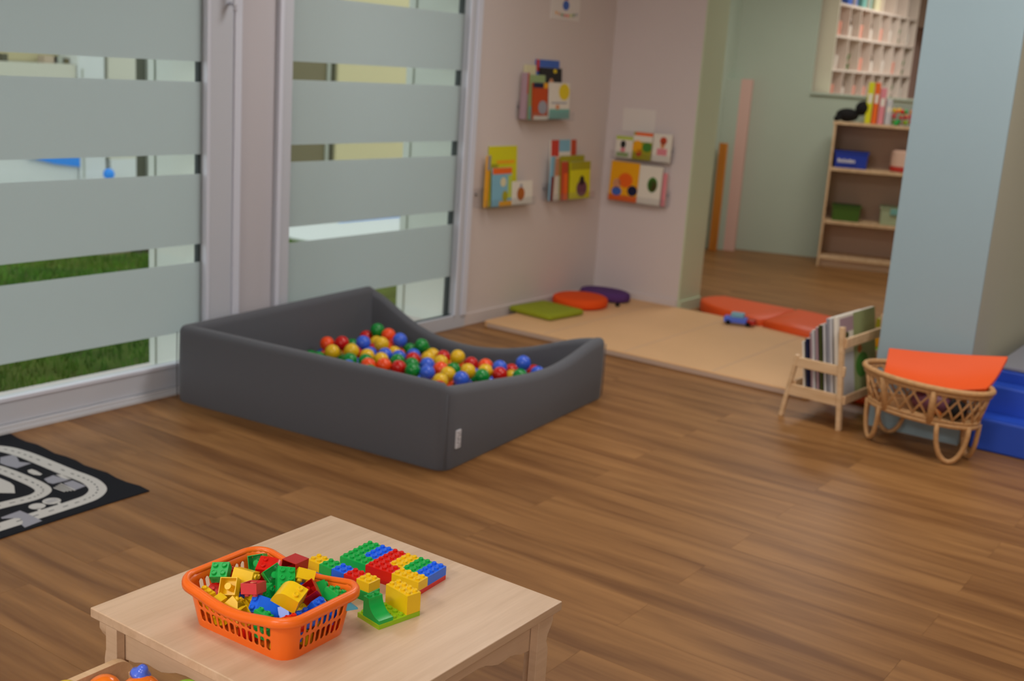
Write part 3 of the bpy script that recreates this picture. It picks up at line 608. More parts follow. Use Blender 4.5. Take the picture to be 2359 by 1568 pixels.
# the brick wall on its red plate: origin = window-side near corner of the plate; +u away from the camera, +v towards the right
WA = rad(-6.5); wc = Vector((1.607, 1.494, TZ)); eu = Vector((cos(rad(2)), sin(rad(2)), 0)); ev = Vector((sin(rad(6)), -cos(rad(6)), 0)); ev = Vector((.085, -.996, 0)); eu = Vector((.996, .085, 0))
def wpos(su, sv, z): p = wc+eu*(su*P_)+ev*(sv*P_); return Matrix(((ev.x*-1, eu.x*1, 0, p.x), (ev.y*-1, eu.y*1, 0, p.y), (0, 0, 1, TZ+z), (0, 0, 0, 1)))
# local brick x lies along the wall (v), local y along the depth (u)
def wbrick(su, sv, nu, nv, colr, z, label, hh=2):
    p = wc+eu*((su+nu/2)*P_)+ev*((sv+nv/2)*P_)
    M = Matrix(((-ev.x, eu.x, 0, p.x), (-ev.y, eu.y, 0, p.y), (0, 0, 1, TZ+z), (0, 0, 0, 1)))
    if M.to_3x3().determinant() < 0: M = Matrix(((ev.x, eu.x, 0, p.x), (ev.y, eu.y, 0, p.y), (0, 0, 1, TZ+z), (0, 0, 0, 1)))
    return brick('b%dx%dx%d' % (nv, nu, hh), colr, label, M, 'toy bricks on the table')
wbrick(0, 0, 6, 12, 'red', 0, 'thin red base plate under the coloured brick wall on the table', 1)
B0 = .0096
wbrick(0, 0, 2, 4, 'green', B0, 'green long brick at the front of the wall, at its window end')
wbrick(2, 0, 4, 2, 'green', B0, 'green brick behind the front green one, at the window end of the wall')
wbrick(2, 2, 4, 2, 'blue', B0, 'blue brick between the green end and the red bricks of the wall')
wbrick(0, 4, 2, 4, 'red', B0, 'red long brick at the front middle of the wall')
wbrick(2, 4, 4, 2, 'red', B0, 'red brick behind the front red one, next to the blue brick')
wbrick(2, 6, 4, 2, 'yellow', B0, 'yellow brick behind the front red brick of the wall')
wbrick(0, 8, 2, 4, 'yellow', B0, 'yellow long brick at the front of the wall, nearest the tall yellow block')
wbrick(2, 8, 4, 2, 'green', B0, 'green brick behind the front yellow brick, beside the end blue one')
wbrick(2, 10, 4, 2, 'blue', B0, 'blue brick at the free end of the wall above the red plate')
# row of 2x2 bricks in front of the wall
RZ = rad(2)
for i, (c, lb) in enumerate((('yellow', 'yellow square brick at the window end of the front row'), ('green', 'green square brick in the front row between yellow and blue'), ('blue', 'blue square brick in the front row behind the basket rim'), ('red', 'red square brick in the front row between blue and yellow'), ('yellow', 'yellow square brick ending the front row, behind the green slide'))):
    brick('b2x2x2', c, lb, at(1.553+.0004*i, 1.499-.0322*i, TZ+.0192, rad(0)), 'toy bricks on the table')
brick('b2x4x2', 'green', 'green long brick lying under the end of the front row', at(1.553, 1.3845, TZ, 0), 'toy bricks on the table')
brick('b2x4x2', 'blue', 'blue long brick hidden under the front row behind the basket', at(1.553, 1.4595, TZ, 0), 'toy bricks on the table')
# lime plate with slide and tall yellow block
LA = rad(-10.5); lc = Vector((1.470, 1.266, 0))
LM = Matrix.Translation((1.470, 1.266, TZ)) @ Matrix.Rotation(LA, 4, 'Z')
brick('b6x4x1', 'lime', 'lime green base plate carrying the slide and the tall yellow block', LM @ Matrix.Translation((.048, .032, 0)), 'toy bricks on the table')
brick('slide', 'green', 'green curved slide brick on the lime plate', LM @ Matrix.Translation((.0165, .0245, .0096)), 'toy bricks on the table')
brick('b2x4x4', 'yellow', 'tall yellow block at the end of the lime plate', LM @ Matrix.Translation((.080, .032, .0096)), 'toy bricks on the table')

# ------------------------------------------------------------------ orange basket
BK = empty('plastic_basket', (1.350, 1.418, TZ), rad(1.5), 'orange slotted plastic basket full of toy bricks on the low table', 'basket')
def basket():
    zt = .084
    def ext(f): return .0795+.0135*f, .1150+.0135*f, .030+.004*f
    def ring(f, z, nslot=(12, 8)):
        a, b, r = ext(f); pts = []; K = 5
        ny = nslot[0]; nx = nslot[1]
        # start on the +x side going +y
        for (sx, sy, t0) in ((1, 1, 0), (-1, 1, pi/2), (-1, -1, pi), (1, -1, 3*pi/2)):
            if (sx, sy) == (1, 1): s0, s1, n = (a, -(b-r)), (a, b-r), ny
            elif (sx, sy) == (-1, 1): s0, s1, n = (a-r, b), (-(a-r), b), nx
            elif (sx, sy) == (-1, -1): s0, s1, n = (-a, b-r), (-a, -(b-r)), ny
            else: s0, s1, n = (-(a-r), -b), (a-r, -b), nx
            for i in range(n+1): pts.append((s0[0]+(s1[0]-s0[0])*i/n, s0[1]+(s1[1]-s0[1])*i/n))
            for i in range(1, K): t = t0+pi/2*i/K; pts.append((sx*(a-r)+r*cos(t), sy*(b-r)+r*sin(t)))
        return [Vector((x, y, z)) for x, y in pts]
    def dip(p):
        b = .13
        k = cos(pi*max(-1, min(1, p[1]/b))/2)**2 if abs(p[0]) > .06 else 0
        w = min(1, max(0, (abs(p[0])-.060)/.025)); return -.0165*cos(pi*max(-1, min(1, p[1]/b))/2)**2*w
    ny, nx, K = 12, 8, 5
    flags = []
    for n in (ny, nx, ny, nx): flags += [True]*n+[False]*K
    m = MB(); lev = [0, .165, .46, .505, .84, 1.0]
    R = []
    for f in lev:
        rg = ring(f, zt*f)
        if f > .4: rg = [Vector((p.x, p.y, p.z+dip(p)*(f-.4)/.6)) for p in rg]
        R.append(rg)
    N = len(R[0]); assert N == len(flags)
    for l in range(len(lev)-1):
        for k in range(N):
            a, b, c, d = R[l][k], R[l][(k+1) % N], R[l+1][(k+1) % N], R[l+1][k]
            if flags[k] and l in (1, 3):
                def q(u, v): return a*(1-u)*(1-v)+b*u*(1-v)+c*u*v+d*(1-u)*v
                u0, u1, v0, v1, cu, cv = .15, .85, .02, .98, .22, .14
                h = [q(u0+cu, v0), q(u1-cu, v0), q(u1, v0+cv), q(u1, v1-cv), q(u1-cu, v1), q(u0+cu, v1), q(u0, v1-cv), q(u0, v0+cv)]
                m.add([a, b, c, d]+h, [(0, 1, 5, 4), (1, 2, 7, 6), (2, 3, 9, 8), (3, 0, 11, 10), (0, 4, 11), (1, 6, 5), (2, 8, 7), (3, 10, 9)])
            else: m.add([a, b, c, d], [(0, 1, 2, 3)])
    a0, b0, r0 = ext(0); base = ring(0, 0)
    inn = [Vector((p.x*.965, p.y*.97, -.0)) for p in base]
    me_b = [Vector((p.x*.95, p.y*.965, .001)) for p in base]
    m.add(me_b, [tuple(range(N))])
    for k in range(N): m.add([base[k], base[(k+1) % N], me_b[(k+1) % N], me_b[k]], [(0, 1, 2, 3)])
    o = m.build('wall', 'basket_orange', BK)
    bm = bmesh.new(); bm.from_mesh(o.data); bmesh.ops.remove_doubles(bm, verts=bm.verts, dist=1e-5); bmesh.ops.recalc_face_normals(bm, faces=bm.faces); bm.to_mesh(o.data); bm.free()
    for p in o.data.polygons: p.use_smooth = True
    o.data.set_sharp_from_angle(angle=rad(50))
    s = o.modifiers.new('thickness', 'SOLIDIFY'); s.thickness = .002; s.offset = 0
    # rolled rim
    prof = [(-.0015, -.004), (-.0018, .001), (.0012, .0048), (.0055, .0055), (.0095, .0040), (.0120, .0005), (.0130, -.005), (.0128, -.0105), (.0115, -.0108), (.0108, -.005), (.0085, .0005), (.0050, .0025), (.0015, .001), (.0010, -.004)]
    a, b, r = ext(1); K2 = 10; path = []
    for (sx, sy, t0) in ((1, 1, 0), (-1, 1, pi/2), (-1, -1, pi), (1, -1, 3*pi/2)):
        for i in range(K2+1):
            t = t0+pi/2*i/K2; path.append((sx*(a-r)+r*cos(t), sy*(b-r)+r*sin(t), cos(t), sin(t)))
        nxt = {(1, 1): (-(a-r), b), (-1, 1): (-a, -(b-r)), (-1, -1): (a-r, -b), (1, -1): (a, b-r)}[(sx, sy)]; cur = path[-1]
        for i in range(1, 16): path.append((cur[0]+(nxt[0]-cur[0])*i/16, cur[1]+(nxt[1]-cur[1])*i/16, cur[2], cur[3]))
    n = len(path); vs = []
    for o_, dz in prof:
        for x, y, cx, cy in path: vs.append((x+cx*o_, y+cy*o_, zt+dz+dip((x, y))))
    L = len(prof); fs = [(i*n+k, i*n+(k+1) % n, ((i+1) % L)*n+(k+1) % n, ((i+1) % L)*n+k) for i in range(L) for k in range(n)]
    MB().add(vs, fs).build('rim', 'basket_orange', BK, smooth=True)
basket()
BRK = "red,b22,1.2912,1.4023,0.5066,0.997,0.041,-0.040,-0.051,0|yellow,b12,1.2944,1.3335,0.5060,0.988,0.057,0.011,0.140,0|yellow,b12,1.3364,1.3249,0.5067,0.981,0.019,0.034,0.189,0|red,b12,1.4031,1.3270,0.5055,0.998,0.002,-0.042,-0.037,0|red,b22,1.3502,1.4546,0.5053,0.990,-0.005,-0.020,-0.137,0|red,b12,1.3517,1.4188,0.5066,0.990,-0.004,0.137,-0.024,0|green,b12,1.3520,1.3502,0.5053,0.997,0.006,0.043,0.058,0|yellow,b12,1.2832,1.5058,0.5242,0.991,0.013,-0.136,0.003,0|green,b22,1.2884,1.3656,0.5243,0.999,0.000,0.000,0.051,0|blue,b22,1.3025,1.3204,0.5264,0.993,0.078,0.088,0.027,0|yellow,b22,1.3503,1.4531,0.5261,0.996,-0.034,-0.035,-0.081,0|yellow,b12,1.2821,1.5064,0.5448,0.992,0.003,-0.090,-0.087,0|green,b12,1.2862,1.3692,0.5476,0.993,0.066,0.091,0.039,0|red,b22,1.3034,1.3158,0.5463,0.995,0.082,0.063,0.014,0|blue,b22,1.3355,1.3170,0.5448,1.000,0.000,0.000,0.016,0|red,b22,1.4049,1.4431,0.5190,-0.000,1.000,0.000,-0.000,0|blue,b22,1.4111,1.3938,0.5136,-0.000,0.707,0.707,-0.000,0|red,b22,1.3801,1.3689,0.5067,-0.000,0.707,0.707,-0.000,0|blue,b22,1.4155,1.4161,0.5421,0.707,0.000,0.000,0.707,0|red,b22,1.3798,1.4146,0.5420,0.707,0.000,0.000,0.707,0|blue,b22,1.3308,1.3870,0.5162,-0.387,-0.000,0.000,0.922,0|blue,b22,1.3799,1.4083,0.5113,0.707,0.000,0.000,0.707,0|red,b12,1.3774,1.4835,0.5175,-0.070,-0.573,-0.404,-0.710,0|blue,b12,1.3418,1.4862,0.5134,-0.037,0.355,0.636,0.684,0|blue,b12,1.4008,1.3218,0.5249,-0.381,0.622,-0.309,-0.611,0|yellow,b12,1.2744,1.4019,0.5428,-0.075,0.064,-0.864,-0.493,0|yellow,b12,1.4110,1.3556,0.5162,-0.485,0.499,-0.491,0.525,0|yellow,b12,1.2826,1.4695,0.5119,-0.801,0.079,-0.571,0.164,0|yellow,b12,1.3750,1.5180,0.5128,-0.156,0.275,-0.654,-0.687,0|yellow,b12,1.3179,1.4505,0.5249,0.282,-0.019,-0.940,-0.193,0|yellow,b12,1.2774,1.4735,0.5407,-0.525,0.355,0.640,-0.434,0|red,b22,1.3156,1.5182,0.5386,0.942,0.212,-0.200,0.166,1|green,b22,1.3221,1.5191,0.5711,0.916,0.029,-0.278,0.289,1|darkred,slope,1.3670,1.5145,0.5479,0.862,-0.008,0.098,0.498,1|yellow,t22,1.3461,1.4817,0.5633,0.670,0.684,0.289,0.000,1|yellow,b22,1.3089,1.4795,0.5592,0.439,-0.230,0.868,0.038,1|yellow,slope,1.2917,1.4373,0.5323,0.915,0.263,0.294,0.080,1|green,b22,1.4147,1.5215,0.5576,0.556,-0.269,0.786,0.000,1|red,round,1.4032,1.4746,0.5638,0.953,0.054,-0.151,0.255,1|blue,b22,1.4069,1.5011,0.5260,0.929,0.131,-0.076,0.338,1|rose,b22,1.3131,1.4228,0.5761,0.137,0.787,-0.602,0.010,1|green,b22,1.3439,1.4225,0.5498,0.795,0.586,-0.074,0.140,1|green,b22,1.3734,1.4360,0.5743,0.459,-0.600,0.644,0.123,1|green,b24,1.3637,1.3967,0.5719,0.889,0.323,-0.024,-0.324,1|darkred,t22,1.4152,1.4258,0.5809,0.686,-0.024,0.725,0.060,1|yellow,b22,1.3984,1.3834,0.5822,0.334,0.403,-0.852,0.000,1|darkred,b22,1.3797,1.3528,0.5672,0.338,0.264,0.900,0.075,1|green,t22,1.4124,1.3691,0.5494,0.739,0.408,0.499,0.198,1|green,b22,1.4157,1.3235,0.5577,0.982,0.069,0.176,0.000,1|yellow,round,1.3259,1.3465,0.5842,0.169,0.100,0.219,-0.956,1|blue,slope,1.3127,1.3919,0.5489,0.920,-0.011,-0.356,0.162,1|blue,b22,1.3280,1.3531,0.5400,0.822,0.468,0.325,0.000,1|blue,b22,1.3704,1.3187,0.5506,0.952,0.269,0.077,0.125,1|yellow,b24,1.3690,1.3544,0.5295,0.953,0.054,-0.151,0.255,1|yellow,b22,1.3075,1.4837,0.5278,0.994,0.062,-0.089,0.000,1|blue,b22,1.3418,1.5166,0.5147,1.000,0.000,0.000,0.000,1"
LB = ["red studded brick at the end of the basket near the rug, under the rim", "green square brick with studs up, at the rug end of the basket", "dark red roof brick against the back rim of the basket", "large plain yellow brick lying on its side at the back of the basket", "yellow brick tipped over showing its hollow underside", "yellow sloped brick facing out over the long front rim", "green brick at the back of the basket beside a red barrel brick", "red barrel brick behind the green bricks, at the back rim", "blue brick down between the yellow and green bricks at the back", "pinkish red brick upside down in the middle of the pile", "small shiny green brick next to the pinkish red one", "green hollow brick on top of the pile, opening up", "long green brick lying slantwise below the hollow green one", "dark red tall brick sticking up over the far rim", "yellow brick with its studs down in front of the dark red tall one", "glossy dark red hollow brick between the yellow barrel and green bricks", "tall green brick lying near the corner of the basket by the lime plate", "green brick with studs in the corner of the basket by the lime plate", "big yellow barrel brick with studs on top of the pile", "flat blue roof brick behind the front rim below the yellow barrel", "small blue brick on the front corner rim", "blue brick with studs behind the short front rim", "long yellow brick half hidden at the front corner of the basket", "yellow brick just inside the long front rim beside the tipped one", "blue brick peeking out under the green one at the rug end"]
ti = 0; fill_n = {}
cz = dict(b12=('b1x2x2', .0096), b22=('b2x2x2', .0096), b24=('b2x4x2', .0096), t22=('b2x2x4', .0192), slope=('slope', .0144), round=('round', .018))
for it in sorted(BRK.split('|'), key=lambda t: (t.split(',')[-1] == '1', 0 if t.split(',')[-1] == '1' else px([float(q) for q in t.split(',')[2:5]]))):
    c, ty, x, y, z, qw, qx, qy, qz, k = it.split(',')
    kd, dz = cz[ty]
    M = Matrix.Translation((float(x), float(y), float(z))) @ Quaternion((float(qw), float(qx), float(qy), float(qz))).normalized().to_matrix().to_4x4() @ Matrix.Translation((0, 0, -dz))
    if k == '1': lb = LB[ti]; ti += 1; gp = 'toy bricks on top in the basket'
    else: n_ = fill_n[c] = fill_n.get(c, 0)+1; lb = '%s %s brick from the left among those low in the basket behind its slots' % (ORD[n_-1], c); gp = '%s bricks low in the basket' % c
    brick(kd, c, lb, M, gp)
tag(MB().prism([(0, 0), (.022, .003), (.002, .020)], -.004, .004, Matrix(((.75, 0, .66, 0), (-.66, 0, .75, 0), (0, 1, 0, 0), (0, 0, 0, 1)))).build('cyan_fin', 'tip_cyan', bevel=.001, loc=(1.418, 1.300, .536)), 'pointed cyan plastic tip poking out of a basket slot', 'toy')

# ------------------------------------------------------------------ wooden toy box in the corner
bx = empty('wooden_toy_box', (.98, 1.36, 0), 0, 'pale wooden toy box with rounded rim in the bottom corner beside the table', 'toy box')
def panel(name, poly, t, M): MB().prism(poly, 0, t, M).build(name, 'birch', bx, bevel=.003)
cor = [(.19, .12), (.19, .425)]+[(.19-.035+.035*cos(t*pi/12), .415+.035*sin(t*pi/12)) for t in range(1, 7)]
endp = cor+[(-x, z) for x, z in reversed(cor)]
for y in (.205, -.22): panel('end_panel', endp, .015, Matrix(((1, 0, 0, 0), (0, 0, 1, y), (0, 1, 0, 0), (0, 0, 0, 1))))
for x in (.176, -.191): panel('side_panel', [(-.206, .12), (.206, .12), (.206, .425), (-.206, .425)], .013, Matrix(((0, 0, 1, x), (1, 0, 0, 0), (0, 1, 0, 0), (0, 0, 0, 1))))
MB().box((-.18, -.206, .125), (.18, .206, .14)).build('bottom', 'birch', bx)
for x in (-.16, .16):
    for y in (-.18, .18): MB().box((x-.02, y-.02, 0), (x+.02, y+.02, .126)).build('leg', 'birch', bx, bevel=.003)
def blob(name, m, loc, r, label, parts=(), cat='toy'):
    o = empty(name, loc, 0, label, cat)
    n = 10; MB().lathe([(max(.001, r*sin(pi*i/n)), -r*.8*cos(pi*i/n)) for i in range(n+1)], 20).build('body', m, o, smooth=True)
    for nm, mm, prof, off, rot in parts: MB().lathe(prof, 16, Matrix.Translation(off) @ Euler(rot).to_matrix().to_4x4()).build(nm, mm, o, smooth=True)
    return o
blob('toy_figure', 'toy_orange', (1.120, 1.482, .434), .034, 'orange rounded toy with a blue nozzle on top, in the wooden toy box', [('nozzle', 'toy_blue', [(.018, .0), (.017, .006), (.010, .010), (.0095, .014), (.006, .019), (.001, .020)], (.008, .012, .022), (.25, .25, 0))])
blob('toy_figure', 'toy_orange', (1.080, 1.526, .440), .028, 'smaller orange domed toy with a blue base in the wooden toy box', [('base_ring', 'toy_blue', [(.026, -.03), (.031, -.02), (.031, -.008), (.026, .0)], (-.010, -.010, -.002), (.3, -.5, 0))])
blob('toy_figure', 'toy_yellow', (1.018, 1.542, .455), .022, 'yellow rounded toy at the rim of the wooden toy box')
blob('toy_ball', 'plastic_lime', (1.60, 1.95, .034), .042, 'lime green ball on the floor beyond the table, glimpsed under the table apron', cat='ball')
tag(MB().box((-.17, -.2, 0), (.17, .2, .252)).build('toy_filling', 'mat_edge', loc=(.98, 1.36, .141)), 'dull grey cloth lining the wooden toy box under the toys', 'cloth')

# ------------------------------------------------------------------ wall book ledges and books
def cover(name, w, h, t, colr, patches, M, label, group):
    """book standing upright: local x width, z height, front faces -y"""
    o = MB().box((0, 0, 0), (w, t, h)).build(name, 'print_'+colr, bevel=.0012, seg=1); o.matrix_world = M
    MB().box((.002, .0015, .0), (w+.0006, t-.0015, h+.0006)).build('pages', 'print_white', o) if t > .006 else None
    for nm, c, u0, v0, u1, v1 in patches:
        if nm == 'dot':
            MB().add([(w*(u0+u1)/2+w*(u1-u0)/2*cos(a*pi/9), -.0007, h*(v0+v1)/2+h*(v1-v0)/2*sin(a*pi/9)) for a in range(18)], [tuple(range(18))]).build('cover_picture', 'print_'+c, o)
        else: MB().box((w*u0, -.0006, h*v0), (w*u1, .0002, h*v1)).build('cover_picture', 'print_'+c, o)
    return tag(o, label, 'book', group)
WL = lambda x, z, off, tilt=0, yaw=0: Matrix.Translation((x, 4.0-off, z)) @ Matrix.Rotation(yaw, 4, 'Z') @ Matrix.Rotation(-tilt, 4, 'X')
WF = lambda y, z, off, tilt=0, yaw=0: Matrix.Translation((6.70-off, y, z)) @ Matrix.Rotation(-pi/2+yaw, 4, 'Z') @ Matrix.Rotation(-tilt, 4, 'X')
def ledge(M, w, label, depth=.085):
    o = empty('book_ledge', label=label, cat='shelf'); o.matrix_world = M
    MB().box((0, -depth, -.004), (w, 0, 0)).build('tray', 'clear_acrylic', o); MB().box((0, -.004, 0), (w, 0, .10)).build('back_plate', 'clear_acrylic', o); MB().box((0, -depth-.004, -.004), (w, -depth, .045)).build('front_lip', 'clear_acrylic', o)
    for x in (.02, w-.02): MB().lathe([(.006, -.004), (.006, .006), (.002, .008)], 10, Matrix.Translation((x, -.006, .07)) @ Matrix.Rotation(pi/2, 4, 'X')).build('screw_cap', 'steel', o)
    return o
G = 'picture books on the wall ledges'
ledge(WL(5.655, 1.18, 0), .50, 'clear upper book ledge on the wall beside the window')
cover('book', .022, .265, .040, 'mauve', [('b', 'rust', 0, .55, 1, 1)], WL(5.664, 1.181, .066, 0, .2), 'thin brownish book standing sideways on the upper ledge', G)
cover('book', .115, .31, .010, 'cream', [('b', 'lightgreen', 0, .3, 1, .62)], WL(5.70, 1.181, .032, .055), 'pale cream book at the back of the upper ledge', G)
cover('book', .245, .345, .010, 'blue', [('b', 'red', 0, .8, .12, 1)], WL(5.818, 1.181, .032, .055), 'tall blue book at the back of the upper ledge', G)
cover('book', .235, .30, .010, 'black', [('dot', 'skin', .4, .58, .62, .80), ('dot', 'olive', .4, .46, .62, .62), ('dot', 'yellow', .6, .9, .75, .98)], WL(5.838, 1.181, .045, .055), 'black book with an orange figure on the upper ledge', G)
cover('book', .165, .255, .010, 'lightgreen', [('b', 'teal', 0, .0, 1, .3)], WL(5.713, 1.181, .057, .055), 'light green book behind the orange one on the upper ledge', G)
cover('book', .155, .212, .010, 'brick', [('b', 'navy', 0, .86, .7, 1), ('b', 'amber', .7, .86, 1, 1), ('dot', 'grey', .35, .15, .95, .52), ('b', 'white', .05, 0, 1, .1)], WL(5.732, 1.181, .072, .055), 'orange brown book with navy top in front on the upper ledge', G)
cover('book', .222, .212, .010, 'white', [('dot', 'yellow', .45, .52, .98, .98), ('b', 'teal', 0, 0, 1, .27), ('dot', 'skin', .3, .25, .5, .4), ('b', 'grey', .1, .42, .85, .46)], WL(5.900, 1.186, .074, .055), 'white book with yellow spot and teal foot on the upper ledge', G)
ledge(WL(5.295, .688, 0), .50, 'clear lower book ledge nearer the window')
cover('book', .05, .29, .012, 'amber', [('b', 'grey', 0, .72, 1, 1)], WL(5.335, .689, .06, 0, .3), 'narrow yellow book with grey top at the window end of its ledge', G)
cover('book', .268, .338, .012, 'lemon', [('b', 'amber', .25, .70, .9, .76), ('b', 'olive', .05, .5, .3, .7)], WL(5.408, .689, .034, .055), 'large lemon yellow book on the ledge nearer the window', G)
cover('book', .188, .218, .010, 'sky', [('b', 'orange', 0, .84, 1, 1), ('dot', 'cream', .4, .5, .7, .75), ('b', 'amber', .35, 0, 1, .12), ('dot', 'olive', .5, .1, .8, .4), ('b', 'lime', .8, .2, 1, .8)], WL(5.400, .689, .062, .055), 'sky blue book with orange top in front of the lemon one', G)
cover('book', .205, .135, .010, 'white', [('dot', 'brown', .22, .15, .6, .75), ('dot', 'grey', .36, .7, .48, .9)], WL(5.592, .689, .066, .055), 'small white book with a brown animal on the ledge nearer the window', G)
ledge(WL(5.985, .688, 0), .49, 'clear lower book ledge nearer the corner')
cover('book', .285, .365, .012, 'white', [('b', 'red', 0, .72, .30, 1), ('b', 'rust', .78, .62, 1, 1), ('b', 'sky', .3, .8, .75, 1), ('dot', 'blue', .35, .56, .7, .72), ('b', 'skin', .1, .4, .4, .7)], WL(6.035, .689, .034, .055), 'tall red and white book on the ledge nearer the corner', G)
cover('book', .05, .27, .012, 'sky', [('b', 'maroon', 0, .0, 1, .55)], WL(5.99, .689, .062, .0, .2), 'narrow blue and maroon book on the ledge nearer the corner', G)
cover('book', .06, .235, .012, 'rust', [('b', 'orange', .2, 0, 1, .7)], WL(6.118, .689, .070, .055), 'narrow orange book on the ledge nearer the corner', G)
cover('book', .27, .268, .010, 'olive', [('b', 'skin', 0, 0, .3, .85)], WL(6.128, .689, .049, .055), 'olive book behind the yellow-green one on the ledge nearer the corner', G)
cover('book', .232, .232, .010, 'lemon', [('dot', 'plum', .3, .05, .85, .5), ('dot', 'black', .45, .35, .7, .62), ('b', 'olive', 0, .78, 1, 1)], WL(6.205, .689, .072, .055), 'yellow-green book with a purple animal on the ledge nearer the corner', G)
ledge(WF(3.915, .945, 0), .43, 'clear upper book ledge on the far wall', .07)
ledge(WF(3.915, .668, 0), .43, 'clear lower book ledge on the far wall', .07)
cover('book', .125, .138, .010, 'white', [('b', 'lime', 0, .84, 1, 1), ('dot', 'black', .28, .45, .6, .8), ('dot', 'pink', .3, .25, .6, .5), ('b', 'lightgreen', .1, .05, .8, .25)], WF(3.894, .946, .05, .05), 'white book with lime top on the far wall', G)
cover('book', .140, .172, .010, 'olive', [('b', 'orange', .1, .88, 1, 1), ('b', 'white', 0, .66, 1, .88), ('dot', 'amber', 0, .25, .5, .7), ('dot', 'green', .5, .3, 1, .65), ('dot', 'rust', .2, .1, .5, .4)], WF(3.768, .946, .05, .05), 'colourful book with an orange banner on the far wall', G)
cover('book', .130, .175, .010, 'white', [('dot', 'rust', .36, .62, .74, .9), ('dot', 'skin', .40, .48, .66, .74), ('b', 'pink', .25, .24, .8, .48)], WF(3.622, .946, .05, .05), 'white book with a pink figure on the far wall', G)
cover('book', .212, .252, .012, 'amber', [('dot', 'orange', .3, .35, .8, .72), ('dot', 'skin', .12, .3, .4, .56), ('dot', 'blue', .1, .12, .45, .35), ('dot', 'navy', .65, .15, 1, .42), ('b', 'orange', 0, 0, 1, .14)], WF(3.917, .669, .05, .05), 'orange book with children on its cover on the far wall', G)
cover('book', .165, .245, .012, 'white', [('dot', 'green', .40, .32, .84, .72), ('dot', 'maroon', .45, .34, .80, .66)], WF(3.703, .669, .05, .05), 'white book with a round dark picture on the far wall', G)
cover('book', .03, .21, .010, 'pink', [], WF(3.532, .669, .04, .02), 'narrow pink book at the end of the lower far ledge', G)
tag(MB().box((6.697, 3.645, 1.115), (6.70, 3.882, 1.262)).build('paper_sheet', 'paper_white'), 'blank white sheet of paper on the far wall above the books', 'paper')
po = empty('wall_poster', (5.945, 4.0, 1.765), label='white poster with an orange animal and bunting border, at the top of the book wall', cat='poster')
MB().box((0, -.003, 0), (.315, 0, .42)).build('sheet', 'paper_white', po)
for c, x, z, r in (('rust', .155, .165, .062), ('rust', .115, .185, .03), ('rust', .195, .185, .03), ('blue', .158, .085, .036), ('white', .157, .145, .022)):
    MB().add([(x+r*cos(a*pi/8), -.0036-.0003*(c == 'white'), z+r*.8*sin(a*pi/8)) for a in range(16)], [tuple(range(16))]).build('picture', 'print_'+c, po)
for i, c in enumerate(('amber', 'skin', 'green', 'red', 'orange', 'lime', 'green', 'grey')): MB().add([(.045+.032*i, -.0036, .045-.012*sin(pi*i/7)), (.071+.032*i, -.0036, .045-.012*sin(pi*(i+.8)/7)), (.058+.032*i, -.0036, .022-.012*sin(pi*i/7))], [(0, 1, 2)]).build('pennant', 'print_'+c, po)

# ------------------------------------------------------------------ wooden book rack
RK = empty('book_rack', (4.965, 1.635, 0), rad(-4), 'small beech floor rack holding picture books beside the rattan crib', 'book rack')
def bar(name, a, b, w, t, par=RK, m='birch'):
    """flat bar from a to b, w wide across, t thick"""
    a, b = Vector(a), Vector(b); d = (b-a); L = d.length; d.normalize()
    s = d.cross(Vector((0, 0, 1)));
    if s.length < .2: s = Vector((1, 0, 0))
    s = s-d*s.dot(d); s.normalize(); u = s.cross(d)
    M = Matrix(((d.x, s.x, u.x, a.x), (d.y, s.y, u.y, a.y), (d.z, s.z, u.z, a.z), (0, 0, 0, 1)))
    return MB().box((0, -t/2, -w/2), (L, t/2, w/2), M).build(name, m, par, bevel=.003)
RL = .46
for x in (0, RL):
    bar('tall_post', (x, 0, 0), (x, .045, .466), .032 if 0 else .022, .026); bar('short_post', (x, .283, 0), (x, .238, .300), .020, .022)
    bar('side_rail', (x, 0, .135), (x, .262, .135), .052, .016); bar('side_rail', (x, .005, .268), (x, .238, .268), .046, .016)
bar('front_slat', (0, .022, .395), (RL, .022, .395), .045, .014); bar('front_slat', (0, -.004, .14), (RL, -.004, .14), .04, .014)
bar('back_slat', (0, .24, .16), (RL, .24, .16), .04, .014)
MB().box((.0, .01, .112), (RL, .25, .120)).build('bottom_board', 'birch', RK)
rkM = RK.matrix_basis
rb = [('white', .41, .385, .020, [('b', 'sage', .40, .0, 1, 1), ('b', 'ltgrey', .0, .0, .4, .55), ('dot', 'darkgreen', .18, .72, .28, .8), ('dot', 'green', .45, .2, .8, .5), ('dot', 'brown', .5, .5, .62, .6), ('b', 'mauve', .05, .8, .4, .97)], 'large white and green picture book at the front of the wooden rack', .020),
      ('ltgrey', .36, .375, .012, [], 'light grey picture book second in the wooden rack', .045), ('grey', .36, .37, .012, [], 'grey picture book third in the wooden rack', .062), ('ltgrey', .35, .345, .010, [], 'pale picture book in the middle of the wooden rack', .078), ('darkgreen', .34, .335, .016, [], 'dark green picture book in the wooden rack', .094), ('mauve', .33, .32, .012, [], 'mauve picture book in the wooden rack', .116), ('ltgrey', .33, .305, .010, [], 'thin pale book behind the mauve one in the wooden rack', .132), ('mauve', .32, .29, .010, [], 'thin brownish book in the wooden rack', .146), ('navy', .30, .26, .014, [], 'small dark blue book at the back of the wooden rack', .164), ('white', .28, .245, .008, [], 'thin white book last in the wooden rack', .184)]
for c, w, h, t, pt, lb, yo in rb:
    cover('picture_book', w, h, t, c, pt, rkM @ Matrix.Translation((.006+.004*((yo*1000) % 3), yo, .122)) @ Matrix.Rotation(rad(-9), 4, 'X'), lb, 'picture books in the wooden rack')
ty = empty('toy_tower', (5.62, 1.70, .05), label='green and yellow toy with a dark top behind the book rack', cat='toy')
